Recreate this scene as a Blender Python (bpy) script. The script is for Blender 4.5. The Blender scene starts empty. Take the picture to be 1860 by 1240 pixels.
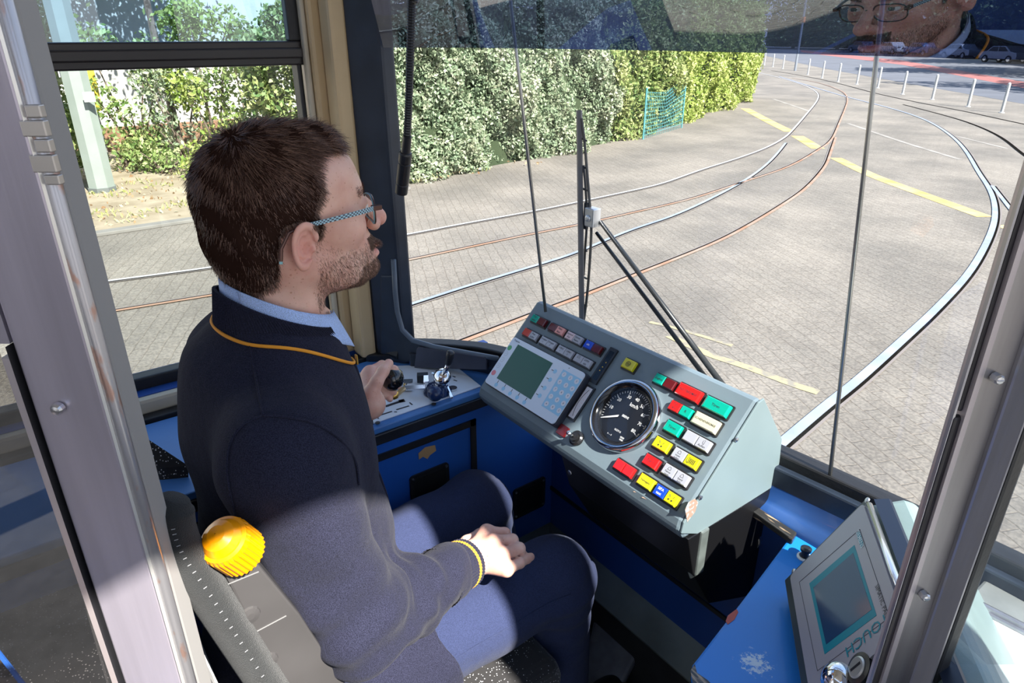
import bpy, bmesh, math, random
import numpy as np
from mathutils import Vector, Matrix, Euler

# ------------------------------------------------------------------ camera, sky, sun, exposure
# world frame: +X = right side of the tram, +Y = forward, +Z = up; floor of the cab about z = 0.08
scn = bpy.context.scene
PITCH, YAW, FOC, CZ = math.radians(24.3), math.radians(53.0), 1240.0, 1.45
cam_data = bpy.data.cameras.new('camera')
cam = bpy.data.objects.new('camera', cam_data)
scn.collection.objects.link(cam)
cam.location = (0, 0, CZ)
cam.rotation_euler = (math.pi / 2 - PITCH, 0, YAW)
cam_data.sensor_width = 36.0
cam_data.lens = 24.0
cam_data.clip_start = 0.02
cam_data.clip_end = 600
scn.camera = cam

SUN = Vector((1.0, 0.03, 1.0)).normalized()
sd = bpy.data.lights.new('sun', 'SUN')
sd.energy = 20.0
sd.angle = math.radians(0.6)
sd.color = (1.0, 0.95, 0.87)
so = bpy.data.objects.new('sun', sd)
scn.collection.objects.link(so)
so.rotation_euler = SUN.to_track_quat('Z', 'Y').to_euler()
so.location = (20, 2, 20)

world = bpy.data.worlds.new('sky')
scn.world = world
world.use_nodes = True
wn = world.node_tree
wn.nodes.clear()
w_out = wn.nodes.new('ShaderNodeOutputWorld')
w_bg = wn.nodes.new('ShaderNodeBackground')
w_geo = wn.nodes.new('ShaderNodeTexCoord')
w_sep = wn.nodes.new('ShaderNodeSeparateXYZ')
w_rmp = wn.nodes.new('ShaderNodeValToRGB')
wn.links.new(w_geo.outputs['Generated'], w_sep.inputs[0])
wn.links.new(w_sep.outputs[2], w_rmp.inputs[0])
w_rmp.color_ramp.elements[0].position = 0.0
w_rmp.color_ramp.elements[0].color = (0.95, 0.95, 0.96, 1)
w_rmp.color_ramp.elements[1].position = 0.6
w_rmp.color_ramp.elements[1].color = (0.36, 0.56, 0.95, 1)
wn.links.new(w_rmp.outputs[0], w_bg.inputs['Color'])
w_bg.inputs['Strength'].default_value = 1.5
wn.links.new(w_bg.outputs[0], w_out.inputs[0])

scn.view_settings.view_transform = 'Standard'
scn.view_settings.look = 'None'
scn.view_settings.gamma = 1.0
scn.view_settings.use_curve_mapping = False
scn.view_settings.exposure = 0.0

# ------------------------------------------------------------------ measuring helpers
_f = np.array([-math.sin(YAW) * math.cos(PITCH), math.cos(YAW) * math.cos(PITCH), -math.sin(PITCH)])
_u = np.array([-math.sin(YAW) * math.sin(PITCH), math.cos(YAW) * math.sin(PITCH), math.cos(PITCH)])
_r = np.array([math.cos(YAW), math.sin(YAW), 0.0])
_C = np.array([0, 0, CZ])
def ray(x, y):
    return _f + _r * (x - 930) / FOC - _u * (y - 620) / FOC
def P(x, y, X=None, Y=None, Z=None, D=None):
    """measured position in the place: where the sight line through a photo point meets a known plane"""
    d = ray(x, y)
    if X is not None: t = X / d[0]
    elif Y is not None: t = Y / d[1]
    elif Z is not None: t = (Z - CZ) / d[2]
    else: t = D
    return Vector(_C + d * t)
def PL(x, y, n, q):
    d = ray(x, y); n = np.array(n, float)
    return Vector(_C + d * (np.dot(n, np.array(q) - _C) / np.dot(n, d)))

rng = np.random.default_rng(7)
random.seed(7)
COL = scn.collection

# ------------------------------------------------------------------ materials
MATS = {}
def mat(name, col, rough=0.5, metal=0.0, var=0.0, vscale=8.0, bump=0.0, bscale=60.0, spec=0.5, col2=None, alpha=None, coat=0.0, sheen=0.0, sss=0.0, emit=None, detail=4.0, stretch=None, lo=0.35, hi=0.65):
    if name in MATS: return MATS[name]
    m = bpy.data.materials.new(name); m.use_nodes = True
    nt = m.node_tree; b = nt.nodes['Principled BSDF']
    c = tuple(col) + (1,) if len(col) == 3 else col
    b.inputs['Base Color'].default_value = c
    b.inputs['Roughness'].default_value = rough
    b.inputs['Metallic'].default_value = metal
    b.inputs['Specular IOR Level'].default_value = spec
    b.inputs['Coat Weight'].default_value = coat
    b.inputs['Sheen Weight'].default_value = sheen
    if sss:
        b.inputs['Subsurface Weight'].default_value = sss
        b.inputs['Subsurface Radius'].default_value = (0.012, 0.004, 0.002)
        b.inputs['Subsurface Scale'].default_value = 1.0
    tc = nt.nodes.new('ShaderNodeTexCoord')
    src = tc.outputs['Object']
    if stretch:
        mp = nt.nodes.new('ShaderNodeMapping'); mp.inputs['Scale'].default_value = stretch
        nt.links.new(src, mp.inputs[0]); src = mp.outputs[0]
    if var > 0 or col2:
        n = nt.nodes.new('ShaderNodeTexNoise'); n.inputs['Scale'].default_value = vscale; n.inputs['Detail'].default_value = detail
        nt.links.new(src, n.inputs['Vector'])
        r = nt.nodes.new('ShaderNodeValToRGB')
        r.color_ramp.elements[0].position = lo; r.color_ramp.elements[1].position = hi
        if col2:
            r.color_ramp.elements[0].color = c; r.color_ramp.elements[1].color = tuple(col2) + (1,)
        else:
            r.color_ramp.elements[0].color = tuple(max(0, v * (1 - var)) for v in c[:3]) + (1,)
            r.color_ramp.elements[1].color = tuple(min(1, v * (1 + var)) for v in c[:3]) + (1,)
        nt.links.new(n.outputs['Fac'], r.inputs[0]); nt.links.new(r.outputs[0], b.inputs['Base Color'])
    if bump > 0:
        n2 = nt.nodes.new('ShaderNodeTexNoise'); n2.inputs['Scale'].default_value = bscale; n2.inputs['Detail'].default_value = 5
        nt.links.new(src, n2.inputs['Vector'])
        bp = nt.nodes.new('ShaderNodeBump'); bp.inputs['Strength'].default_value = bump; bp.inputs['Distance'].default_value = 0.004
        nt.links.new(n2.outputs['Fac'], bp.inputs['Height']); nt.links.new(bp.outputs[0], b.inputs['Normal'])
    if emit:
        b.inputs['Emission Color'].default_value = tuple(emit[:3]) + (1,); b.inputs['Emission Strength'].default_value = emit[3]
    MATS[name] = m
    return m

def glassmat(name, tint, refl=0.08, rough=0.0, mirror=None):
    """thin pane: lets light straight through (tinted) and mirrors a part of it"""
    m = bpy.data.materials.new(name); m.use_nodes = True
    nt = m.node_tree; nt.nodes.clear()
    o = nt.nodes.new('ShaderNodeOutputMaterial'); mx = nt.nodes.new('ShaderNodeMixShader')
    t = nt.nodes.new('ShaderNodeBsdfTransparent'); g = nt.nodes.new('ShaderNodeBsdfGlossy')
    t.inputs[0].default_value = tuple(tint) + (1,)
    g.inputs['Roughness'].default_value = rough
    g.inputs[0].default_value = tuple(mirror or (1, 1, 1)) + (1,)
    fr = nt.nodes.new('ShaderNodeLayerWeight'); fr.inputs[0].default_value = 0.25
    mm = nt.nodes.new('ShaderNodeMapRange')
    mm.inputs['To Min'].default_value = refl; mm.inputs['To Max'].default_value = min(1, refl + 0.22)
    nt.links.new(fr.outputs['Fresnel'], mm.inputs['Value'])
    nt.links.new(mm.outputs[0], mx.inputs[0]); nt.links.new(t.outputs[0], mx.inputs[1]); nt.links.new(g.outputs[0], mx.inputs[2])
    nt.links.new(mx.outputs[0], o.inputs[0])
    MATS[name] = m
    return m

# ------------------------------------------------------------------ mesh helpers
class MB:
    """collects geometry for ONE mesh object; faces remember a material index"""
    def __init__(s): s.v = []; s.f = []; s.m = []
    def add(s, vs, fs, mi=0):
        o = len(s.v); s.v += [tuple(v) for v in vs]; s.f += [tuple(i + o for i in f) for f in fs]; s.m += [mi] * len(fs)
    def box(s, lo, hi, mi=0, M=None):
        x0, y0, z0 = lo; x1, y1, z1 = hi
        vs = [Vector(c) for c in ((x0,y0,z0),(x1,y0,z0),(x1,y1,z0),(x0,y1,z0),(x0,y0,z1),(x1,y0,z1),(x1,y1,z1),(x0,y1,z1))]
        if M is not None: vs = [M @ v for v in vs]
        s.add(vs, [(0,3,2,1),(4,5,6,7),(0,1,5,4),(1,2,6,5),(2,3,7,6),(3,0,4,7)], mi)
    def prism(s, poly, ext, mi=0):
        """extrude the closed polygon by vector ext"""
        n = len(poly); e = Vector(ext); a = [Vector(q) for q in poly]; b = [q + e for q in a]
        s.add(a + b, [tuple(range(n))[::-1], tuple(range(n, 2 * n))] + [(i, (i + 1) % n, n + (i + 1) % n, n + i) for i in range(n)], mi)
    def tube(s, pts, r, n=8, mi=0, cap=True):
        pts = [Vector(q) for q in pts]; rs = r if isinstance(r, (list, tuple)) else [r] * len(pts)
        t0 = (pts[1] - pts[0]).normalized(); a = t0.orthogonal().normalized(); vs = []
        for i, q in enumerate(pts):
            t = ((pts[min(i + 1, len(pts) - 1)] - pts[max(i - 1, 0)])).normalized()
            a = (a - t * a.dot(t)).normalized(); b = t.cross(a)
            for k in range(n):
                th = 2 * math.pi * k / n; vs.append(q + (a * math.cos(th) + b * math.sin(th)) * rs[i])
        fs = [(i * n + k, i * n + (k + 1) % n, (i + 1) * n + (k + 1) % n, (i + 1) * n + k) for i in range(len(pts) - 1) for k in range(n)]
        if cap: fs += [tuple(range(n))[::-1], tuple(range((len(pts) - 1) * n, len(pts) * n))]
        s.add(vs, fs, mi)
    def lathe(s, prof, M, n=32, mi=0, closed=False):
        """prof: list of (radius, height); axis = local z of M"""
        vs = [M @ Vector((r * math.cos(2 * math.pi * k / n), r * math.sin(2 * math.pi * k / n), h)) for r, h in prof for k in range(n)]
        fs = [(i * n + k, i * n + (k + 1) % n, (i + 1) * n + (k + 1) % n, (i + 1) * n + k) for i in range(len(prof) - 1) for k in range(n)]
        if not closed:
            fs += [tuple(range(n))[::-1], tuple(range((len(prof) - 1) * n, len(prof) * n))]
        s.add(vs, fs, mi)
    def build(s, name, mats, parent=None, bevel=0.0, smooth=False, segs=2, auto=True):
        me = bpy.data.meshes.new(name); me.from_pydata(s.v, [], s.f)
        for m in (mats if isinstance(mats, (list, tuple)) else [mats]): me.materials.append(m)
        me.polygons.foreach_set('material_index', s.m)
        if smooth: me.polygons.foreach_set('use_smooth', [True] * len(s.f))
        me.update()
        bm = bmesh.new(); bm.from_mesh(me); bmesh.ops.recalc_face_normals(bm, faces=bm.faces); bm.to_mesh(me); bm.free()
        o = bpy.data.objects.new(name, me); COL.objects.link(o)
        if parent is not None: o.parent = parent; o.matrix_parent_inverse = Matrix.Translation(parent.location).inverted()
        if bevel > 0:
            bv = o.modifiers.new('bevel', 'BEVEL'); bv.width = bevel; bv.segments = segs; bv.limit_method = 'ANGLE'; bv.angle_limit = math.radians(40)
        return o

def frame(o, zx, xx):
    """matrix with origin o, z axis zx, x axis close to xx"""
    z = Vector(zx).normalized(); x = Vector(xx); x = (x - z * x.dot(z)).normalized(); y = z.cross(x)
    M = Matrix((x, y, z)).transposed().to_4x4(); M.translation = Vector(o); return M
def empty(name, loc, label, cat, group=None):
    o = bpy.data.objects.new(name, None); COL.objects.link(o); o.location = loc; o.empty_display_size = 0.02
    o['label'] = label; o['category'] = cat
    if group: o['group'] = group
    return o
def tag(o, label, cat, group=None, kind=None):
    if label: o['label'] = label; o['category'] = cat
    if group: o['group'] = group
    if kind: o['kind'] = kind
    return o
def structure(o): o['kind'] = 'structure'; return o

_tc = {}
def glyphs(text, size, M, mb, mi, align='CENTER', depth=0.0, bold=0.0, sx=1.0):
    key = (text, align, bold)
    if key not in _tc:
        cu = bpy.data.curves.new('t', 'FONT'); cu.body = text; cu.size = 1; cu.align_x = align; cu.align_y = 'CENTER'; cu.resolution_u = 2; cu.offset = bold
        ob = bpy.data.objects.new('t', cu); me = bpy.data.meshes.new_from_object(ob)
        _tc[key] = ([v.co.copy() for v in me.vertices], [tuple(p.vertices) for p in me.polygons])
        bpy.data.objects.remove(ob); bpy.data.curves.remove(cu); bpy.data.meshes.remove(me)
    vs, fs = _tc[key]
    mb.add([M @ Vector((v.x * size * sx, v.y * size, depth)) for v in vs], fs, mi)

def rrect(w, h, r, n=4, cx=0, cy=0):
    out = []
    for (sx, sy, a0) in ((1, 1, 0), (-1, 1, 90), (-1, -1, 180), (1, -1, 270)):
        for k in range(n + 1):
            a = math.radians(a0 + 90 * k / n)
            out.append((cx + sx * (w / 2 - r) + r * math.cos(a), cy + sy * (h / 2 - r) + r * math.sin(a)))
    return out
def plate(mb, M, poly2, z0, z1, mi=0):
    mb.prism([M @ Vector((x, y, z0)) for x, y in poly2], M.to_3x3() @ Vector((0, 0, z1 - z0)), mi)

def fast_mesh(name, V, Fq, mats, mi=None, parent=None, smooth=False, attr=None):
    """numpy verts (n,3), quads (m,4) -> object"""
    me = bpy.data.meshes.new(name); V = np.asarray(V, np.float32); Fq = np.asarray(Fq, np.int32)
    k = Fq.shape[1]
    me.vertices.add(len(V)); me.vertices.foreach_set('co', V.ravel())
    me.loops.add(Fq.size); me.loops.foreach_set('vertex_index', Fq.ravel())
    me.polygons.add(len(Fq)); me.polygons.foreach_set('loop_start', np.arange(0, Fq.size, k, dtype=np.int32))
    try: me.polygons.foreach_set('loop_total', np.full(len(Fq), k, np.int32))
    except Exception: pass
    for m in (mats if isinstance(mats, (list, tuple)) else [mats]): me.materials.append(m)
    if mi is not None: me.polygons.foreach_set('material_index', np.asarray(mi, np.int32))
    me.polygons.foreach_set('use_smooth', np.full(len(Fq), smooth))
    if attr:
        for an, av in attr.items():
            a = me.attributes.new(an, 'FLOAT', 'POINT'); a.data.foreach_set('value', np.asarray(av, np.float32))
    me.update(calc_edges=True); me.validate()
    o = bpy.data.objects.new(name, me); COL.objects.link(o)
    if parent is not None: o.parent = parent; o.matrix_parent_inverse = Matrix.Translation(parent.location).inverted()
    return o
# ------------------------------------------------------------------ the street outside
G = -1.05
def emat(name, col, *a, **k):
    col = tuple(v * .58 for v in col)
    if k.get('col2'): k['col2'] = tuple(v * .58 for v in k['col2'])
    return mat(name, col, *a, **k)
def paving_mat(name, base, dark, bw, bh, rot=0.6, joint=(0.16, 0.14, 0.12)):
    m = bpy.data.materials.new(name); m.use_nodes = True; nt = m.node_tree; b = nt.nodes['Principled BSDF']
    tc = nt.nodes.new('ShaderNodeTexCoord'); mp = nt.nodes.new('ShaderNodeMapping'); mp.inputs['Rotation'].default_value = (0, 0, rot)
    nt.links.new(tc.outputs['Object'], mp.inputs[0])
    ns = nt.nodes.new('ShaderNodeTexNoise'); ns.inputs['Scale'].default_value = 6.0
    nt.links.new(mp.outputs[0], ns.inputs['Vector'])
    ad = nt.nodes.new('ShaderNodeMixRGB'); ad.blend_type = 'ADD'; ad.inputs[0].default_value = 0.035
    nt.links.new(mp.outputs[0], ad.inputs[1]); nt.links.new(ns.outputs['Color'], ad.inputs[2])
    br = nt.nodes.new('ShaderNodeTexBrick'); br.inputs['Scale'].default_value = 1.0
    br.inputs['Brick Width'].default_value = bw; br.inputs['Row Height'].default_value = bh
    br.inputs['Mortar Size'].default_value = 0.007; br.inputs['Mortar Smooth'].default_value = 0.6
    br.inputs['Color1'].default_value = base + (1,); br.inputs['Color2'].default_value = dark + (1,); br.inputs['Mortar'].default_value = joint + (1,)
    nt.links.new(ad.outputs[0], br.inputs['Vector'])
    n1 = nt.nodes.new('ShaderNodeTexNoise'); n1.inputs['Scale'].default_value = 0.7; n1.inputs['Detail'].default_value = 6
    nt.links.new(tc.outputs['Object'], n1.inputs['Vector'])
    r1 = nt.nodes.new('ShaderNodeValToRGB'); r1.color_ramp.elements[0].color = (0.72, 0.71, 0.70, 1); r1.color_ramp.elements[1].color = (1.15, 1.12, 1.08, 1)
    r1.color_ramp.elements[0].position = 0.35; r1.color_ramp.elements[1].position = 0.68
    nt.links.new(n1.outputs['Fac'], r1.inputs[0])
    mx = nt.nodes.new('ShaderNodeMixRGB'); mx.blend_type = 'MULTIPLY'; mx.inputs[0].default_value = 1
    nt.links.new(br.outputs['Color'], mx.inputs[1]); nt.links.new(r1.outputs[0], mx.inputs[2])
    n2 = nt.nodes.new('ShaderNodeTexNoise'); n2.inputs['Scale'].default_value = 45; n2.inputs['Detail'].default_value = 4
    nt.links.new(tc.outputs['Object'], n2.inputs['Vector'])
    r2 = nt.nodes.new('ShaderNodeValToRGB'); r2.color_ramp.elements[0].color = (0.55, 0.54, 0.53, 1); r2.color_ramp.elements[1].color = (1.3, 1.28, 1.22, 1)
    r2.color_ramp.elements[0].position = 0.38; r2.color_ramp.elements[1].position = 0.62
    nt.links.new(n2.outputs['Fac'], r2.inputs[0])
    m2 = nt.nodes.new('ShaderNodeMixRGB'); m2.blend_type = 'MULTIPLY'; m2.inputs[0].default_value = 0.55
    nt.links.new(mx.outputs[0], m2.inputs[1]); nt.links.new(r2.outputs[0], m2.inputs[2])
    nt.links.new(m2.outputs[0], b.inputs['Base Color']); b.inputs['Roughness'].default_value = 0.85
    bp = nt.nodes.new('ShaderNodeBump'); bp.inputs['Strength'].default_value = 0.5; bp.inputs['Distance'].default_value = 0.01
    nt.links.new(br.outputs['Fac'], bp.inputs['Height']); bp.invert = True
    nt.links.new(bp.outputs[0], b.inputs['Normal'])
    MATS[name] = m; return m
pav = paving_mat('street_pavers', (0.152, 0.142, 0.130), (0.136, 0.126, 0.115), 0.24, 0.12, 0.45, (0.122, 0.109, 0.095))
mb = MB(); mb.add([(-90, -30, G), (120, -30, G), (120, 160, G), (-90, 160, G)], [(0, 1, 2, 3)])
structure(mb.build('street_ground', pav))

def catmull(pts, k=8):
    pts = [Vector(q) for q in pts]; out = []
    for i in range(len(pts) - 1):
        a = pts[max(i - 1, 0)]; b = pts[i]; c = pts[i + 1]; d = pts[min(i + 2, len(pts) - 1)]
        for j in range(k):
            t = j / k
            out.append(0.5 * ((2 * b) + (c - a) * t + (2 * a - 5 * b + 4 * c - d) * t * t + (3 * b - a - 3 * c + d) * t ** 3))
    out.append(pts[-1]); return out
def offs(pts, d, z):
    out = []
    for i, q in enumerate(pts):
        t = pts[min(i + 1, len(pts) - 1)] - pts[max(i - 1, 0)]; t.z = 0; t.normalize()
        out.append(Vector((q.x + t.y * d, q.y - t.x * d, z)))
    return out
def smooth(pts, it=3):
    pts = [q.copy() for q in pts]
    for _ in range(it):
        pts = [pts[0]] + [(pts[i - 1] + pts[i] * 2 + pts[i + 1]) / 4 for i in range(1, len(pts) - 1)] + [pts[-1]]
    return pts
def strip(mb, line, d0, d1, z, mi=0):
    a = offs(line, d0, z); b = offs(line, d1, z); n = len(line)
    mb.add(a + b, [(i, i + 1, n + i + 1, n + i) for i in range(n - 1)], mi)
steel = emat('rail_steel', (0.62, 0.70, 0.88), 0.38, 0.55, var=0.15, vscale=3)
steel_b = emat('rail_steel_polished', (0.86, 0.87, 0.9), 0.45, 0.3)
rust = emat('rail_rust', (0.42, 0.22, 0.13), 0.6, 0.2, col2=(0.46, 0.34, 0.27), vscale=2)
groove = emat('rail_groove', (0.012, 0.011, 0.010), 1.0, spec=0.0)
lipm = emat('rail_lip', (0.30, 0.26, 0.24), 0.6, 0.3)
def rail(px, label, head=steel, w=0.055, side=1, ext0=None):
    pts = [P(x, y, Z=G) for x, y in px]
    if ext0: pts = [pts[0] - (pts[1] - pts[0]).normalized() * ext0] + pts
    line = smooth(catmull(pts, 6), 4)
    r = empty('tram_rail', (line[0].x, line[0].y, G), label, 'rail', None)
    m = MB(); strip(m, line, -w / 2, w / 2, G + 0.012); m.build('rail_head', head, r)
    m = MB(); strip(m, line, side * w / 2, side * (w / 2 + 0.028), G + 0.006); m.build('rail_groove', groove, r)
    m = MB(); strip(m, line, side * (w / 2 + 0.028), side * (w / 2 + 0.050), G + 0.010); m.build('rail_lip', lipm, r)
rail([(160, 516), (400, 484), (716, 431), (826, 410), (970, 384), (1048, 368), (1142, 348), (1206, 333), (1270, 310), (1334, 290), (1389, 270), (1424, 251), (1441, 235), (1466, 206), (1486, 180), (1482, 166), (1455, 153), (1415, 141), (1373, 131)], 'bright polished rail nearest the hedge, curving away behind it', steel_b, 0.05, 1, 8)
rail([(165, 573), (430, 530), (720, 478), (941, 431), (1048, 410), (1141, 389), (1260, 361), (1353, 330), (1434, 303), (1486, 273), (1511, 254), (1524, 225), (1537, 193), (1539, 178), (1528, 165), (1486, 150), (1440, 142)], 'rust-stained second rail from the hedge, running parallel to the bright one', rust, 0.05, -1, 8)
rail([(727, 560), (851, 520), (980, 481), (1048, 459), (1141, 420), (1219, 394), (1290, 362), (1353, 328), (1389, 302), (1411, 280), (1427, 260)], 'blue-grey rail third from the hedge, merging into the first rail', steel, 0.05, 1, 5)
rail([(845, 620), (980, 568), (1048, 543), (1155, 500), (1290, 446), (1357, 412), (1421, 373), (1466, 341), (1499, 303), (1508, 280), (1518, 250)], 'reddish rail passing behind the wiper blade tip, fourth from the hedge', rust, 0.05, -1, 5)
rail([(1415, 810), (1500, 738), (1560, 690), (1640, 618), (1700, 562), (1765, 490), (1802, 418), (1807, 377), (1797, 344), (1776, 312), (1753, 273), (1724, 244), (1679, 217), (1615, 196), (1537, 176), (1486, 161), (1415, 139)], 'wide shiny rail sweeping in a large curve close in front of the tram', steel, 0.075, 1, 2)
rail([(1960, 520), (1890, 450), (1847, 396), (1802, 338)], 'short branch rail splitting off the wide curve beside the door post', steel, 0.06, 1)
rail([(1960, 350), (1860, 283), (1824, 254), (1789, 235), (1744, 218), (1690, 203), (1640, 190)], 'dark thin rail at the right between the wide curve and the bollards', groove, 0.05, 1)
rail([(1990, 250), (1860, 226), (1760, 204), (1676, 188), (1592, 170), (1528, 153), (1470, 140), (1400, 128)], 'dark straight kerb gap, built like a rail, just in front of the row of bollards', groove, 0.06, 1)  # a kerb gap, drawn with dark rail strips

yel = emat('yellow_road_paint', (0.62, 0.42, 0.10), 0.8, col2=(0.70, 0.55, 0.26), vscale=2)
faint = emat('worn_yellow_paint', (0.26, 0.24, 0.20), 0.85, col2=(0.50, 0.43, 0.22), vscale=14)
whit = emat('worn_white_paint', (0.26, 0.24, 0.22), 0.85, col2=(0.40, 0.38, 0.35), vscale=2)
def marking(px, w, label, m, z=0.004):
    line = catmull([P(x, y, Z=G) for x, y in px], 4)
    b = MB(); strip(b, line, -w / 2, w / 2, G + z)
    tag(b.build('road_marking', m), label, 'road marking')
marking([(1353, 197), (1392, 218), (1434, 239)], 0.32, 'yellow painted line starting at the hedge corner', yel)
marking([(1448, 247), (1486, 270)], 0.32, 'short yellow painted line between two curving rails', yel)
marking([(1518, 287), (1583, 318), (1679, 354), (1789, 394)], 0.26, 'long yellow painted line crossing the street behind the thin rod', yel)
marking([(1821, 409), (1900, 437)], 0.26, 'yellow line piece between the wide rail and the door post', yel)
marking([(1215, 610), (1286, 643), (1360, 668), (1434, 696), (1486, 713)], 0.09, 'worn yellowish line on the pavers in front of the wiper arms', faint)
marking([(1180, 585), (1240, 600), (1330, 628)], 0.05, 'thin faded line beside the worn yellowish line', faint)
marking([(1540, 224), (1640, 258), (1745, 290)], 0.12, 'pale worn line between the rails in the far street', whit)
marking([(1405, 180), (1470, 202)], 0.12, 'short pale worn line by the hedge corner', whit)
marking([(1735, 247), (1830, 270)], 0.10, 'pale worn line right of the wide rail', whit)

# bollards
bolm = emat('bollard_grey', (0.62, 0.64, 0.66), 0.5, 0.1, var=0.1, vscale=20)
def bol_mesh(x, y, parent):
    m = MB(); m.lathe([(0.05, 0), (0.05, 0.93), (0.045, 0.955), (0.025, 0.975), (0.004, 0.98)], Matrix.Translation((x, y, G)), 14); return m.build('post', bolm, parent, smooth=False)
b0 = None
bpx = [(1388, 118.5), (1403.5, 121.6), (1421.6, 125), (1467, 136), (1493, 142), (1522, 148.5), (1556, 153.5), (1594, 160), (1639, 171.5), (1693, 181), (1758, 194), (1819, 205)]
names = ['bollard farthest left, right beside the hedge corner', 'second bollard from the hedge corner', 'third bollard from the hedge corner', 'bollard just right of the street lamp pole', 'second bollard right of the street lamp pole', 'third bollard right of the street lamp pole', 'last bollard left of the thin rod', 'bollard just right of the thin rod', 'second bollard right of the thin rod', 'third bollard right of the thin rod', 'second bollard from the right', 'bollard farthest right with a small chain lug']
for (x, y), lb in zip(bpx, names):
    q = P(x, y, Z=G)
    e = empty('bollard', q, 'grey metal ' + lb, 'bollard', 'bollards along the far street edge')
    if b0 is None:
        b0 = bol_mesh(q.x, q.y, e); ref = q
        m = MB(); m.lathe([(0.09, 0), (0.09, 0.02), (0.06, 0.03)], Matrix.Translation((q.x, q.y, G)), 14); b1 = m.build('base_ring', bolm, e)
    else:
        for src in (b0, b1):
            c = src.copy(); COL.objects.link(c); c.parent = e; c.matrix_parent_inverse = Matrix.Translation(ref).inverted()
e = empty('street_lamp', P(1444, 128.6, Z=G), 'slim grey lamp pole with a small orange light among the bollards', 'street lamp')
q = P(1444, 128.6, Z=G)
m = MB(); m.tube([q, q + Vector((0, 0, 9))], [0.09, 0.06], 12); m.build('pole', emat('lamp_pole', (0.45, 0.5, 0.58), 0.4, 0.5), e)
m = MB(); m.box((q.x - 0.12, q.y - 0.12, G + 3.2), (q.x + 0.12, q.y + 0.12, G + 3.55)); m.build('signal_box', emat('lampbox', (0.75, 0.2, 0.08), 0.4), e)
m = MB(); m.tube([q + Vector((0, 0, 8.9)), q + Vector((-1.0, -0.3, 9.3))], 0.05, 8); m.box((q.x - 1.9, q.y - 0.45, G + 9.2), (q.x - 1.0, q.y - 0.15, G + 9.35)); m.build('lamp_arm', MATS['lamp_pole'], e)

# far road behind the bollards: red cycle lane strips
redm = emat('red_lane', (0.34, 0.12, 0.11), 0.8, var=0.15)
asph = emat('far_asphalt', (0.12, 0.13, 0.16), 0.85, var=0.12, vscale=0.6)
def ground_poly(name, px, z, m):
    b = MB(); b.add([tuple(P(x, y, Z=G))[:2] + (G + z,) for x, y in px], [tuple(range(len(px)))]); return structure(b.build(name, m))
ground_poly('far_road', [(1384, 100), (1500, 125), (1640, 150), (1900, 196), (2100, 225), (2300, 170), (1900, 120), (1500, 88), (1384, 84)], 0.004, asph)
ground_poly('cycle_lane', [(1455, 95), (1640, 118), (1900, 168), (2100, 205), (2100, 190), (1900, 156), (1640, 110), (1455, 91)], 0.008, redm)

# verge with kerb, seen through the side window
soil = emat('verge_soil', (0.31, 0.25, 0.17), 0.95, col2=(0.46, 0.39, 0.29), vscale=2.5, bump=0.6, bscale=12)
kerbm = emat('kerb_stone', (0.25, 0.24, 0.225), 0.85, var=0.12, vscale=3)
K0, K1 = P(60, 448, Z=G), P(400, 397, Z=G)
kd = (K1 - K0).normalized(); kn = Vector((-kd.y, kd.x, 0))
if kn.dot(K0 - Vector((0, 0, G))) < 0: kn = -kn
Ka, Kb = K0 - kd * 12, K0 + kd * 5.6
mb = MB(); mb.prism([Ka, Kb, Kb + kn * 0.18, Ka + kn * 0.18], (0, 0, 0.05)); structure(mb.build('kerb', kerbm, bevel=0.01))
mb = MB(); mb.prism([Ka + kn * 0.18, Kb + kn * 0.18, Kb + kn * 14, Ka + kn * 14], (0, 0, 0.045)); structure(mb.build('verge_ground', soil))

# ---- leaves
def leafmat(name, c1, c2, c3, trans=0.25):
    c1, c2, c3 = [tuple(v * .72 for v in c) for c in (c1, c2, c3)]
    m = bpy.data.materials.new(name); m.use_nodes = True; nt = m.node_tree; b = nt.nodes['Principled BSDF']
    a = nt.nodes.new('ShaderNodeAttribute'); a.attribute_name = 'rnd'
    r = nt.nodes.new('ShaderNodeValToRGB'); r.color_ramp.elements[0].color = c1 + (1,); r.color_ramp.elements[1].color = c3 + (1,)
    e = r.color_ramp.elements.new(0.5); e.color = c2 + (1,)
    nt.links.new(a.outputs['Fac'], r.inputs[0]); nt.links.new(r.outputs[0], b.inputs['Base Color'])
    b.inputs['Roughness'].default_value = 0.6
    t = nt.nodes.new('ShaderNodeBsdfTranslucent'); nt.links.new(r.outputs[0], t.inputs[0])
    mx = nt.nodes.new('ShaderNodeMixShader'); mx.inputs[0].default_value = trans
    nt.links.new(b.outputs[0], mx.inputs[1]); nt.links.new(t.outputs[0], mx.inputs[2])
    nt.links.new(mx.outputs[0], nt.nodes['Material Output'].inputs[0])
    MATS[name] = m; return m
def leaves(name, C, size, m, parent=None, flat=None, up=0.0, asp=0.55, rr=None):
    """C (n,3) centres -> rhombic leaves"""
    n = len(C); d = rng.normal(size=(n, 3)); d[:, 2] += up; d /= np.linalg.norm(d, axis=1)[:, None]
    w = np.cross(d, rng.normal(size=(n, 3))); w /= np.linalg.norm(w, axis=1)[:, None]
    s = size * rng.uniform(0.6, 1.3, n)[:, None]
    V = np.empty((n, 4, 3)); V[:, 0] = C - d * s * .5; V[:, 1] = C + w * s * asp * .5; V[:, 2] = C + d * s * .5; V[:, 3] = C - w * s * asp * .5
    r = rng.uniform(0, 1, n) if rr is None else rr
    return fast_mesh(name, V.reshape(-1, 3), np.arange(4 * n).reshape(n, 4), m, parent=parent, attr={'rnd': np.repeat(r, 4)})
conif = leafmat('conifer_leaf', (0.16, 0.24, 0.14), (0.33, 0.42, 0.26), (0.52, 0.54, 0.38))
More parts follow.
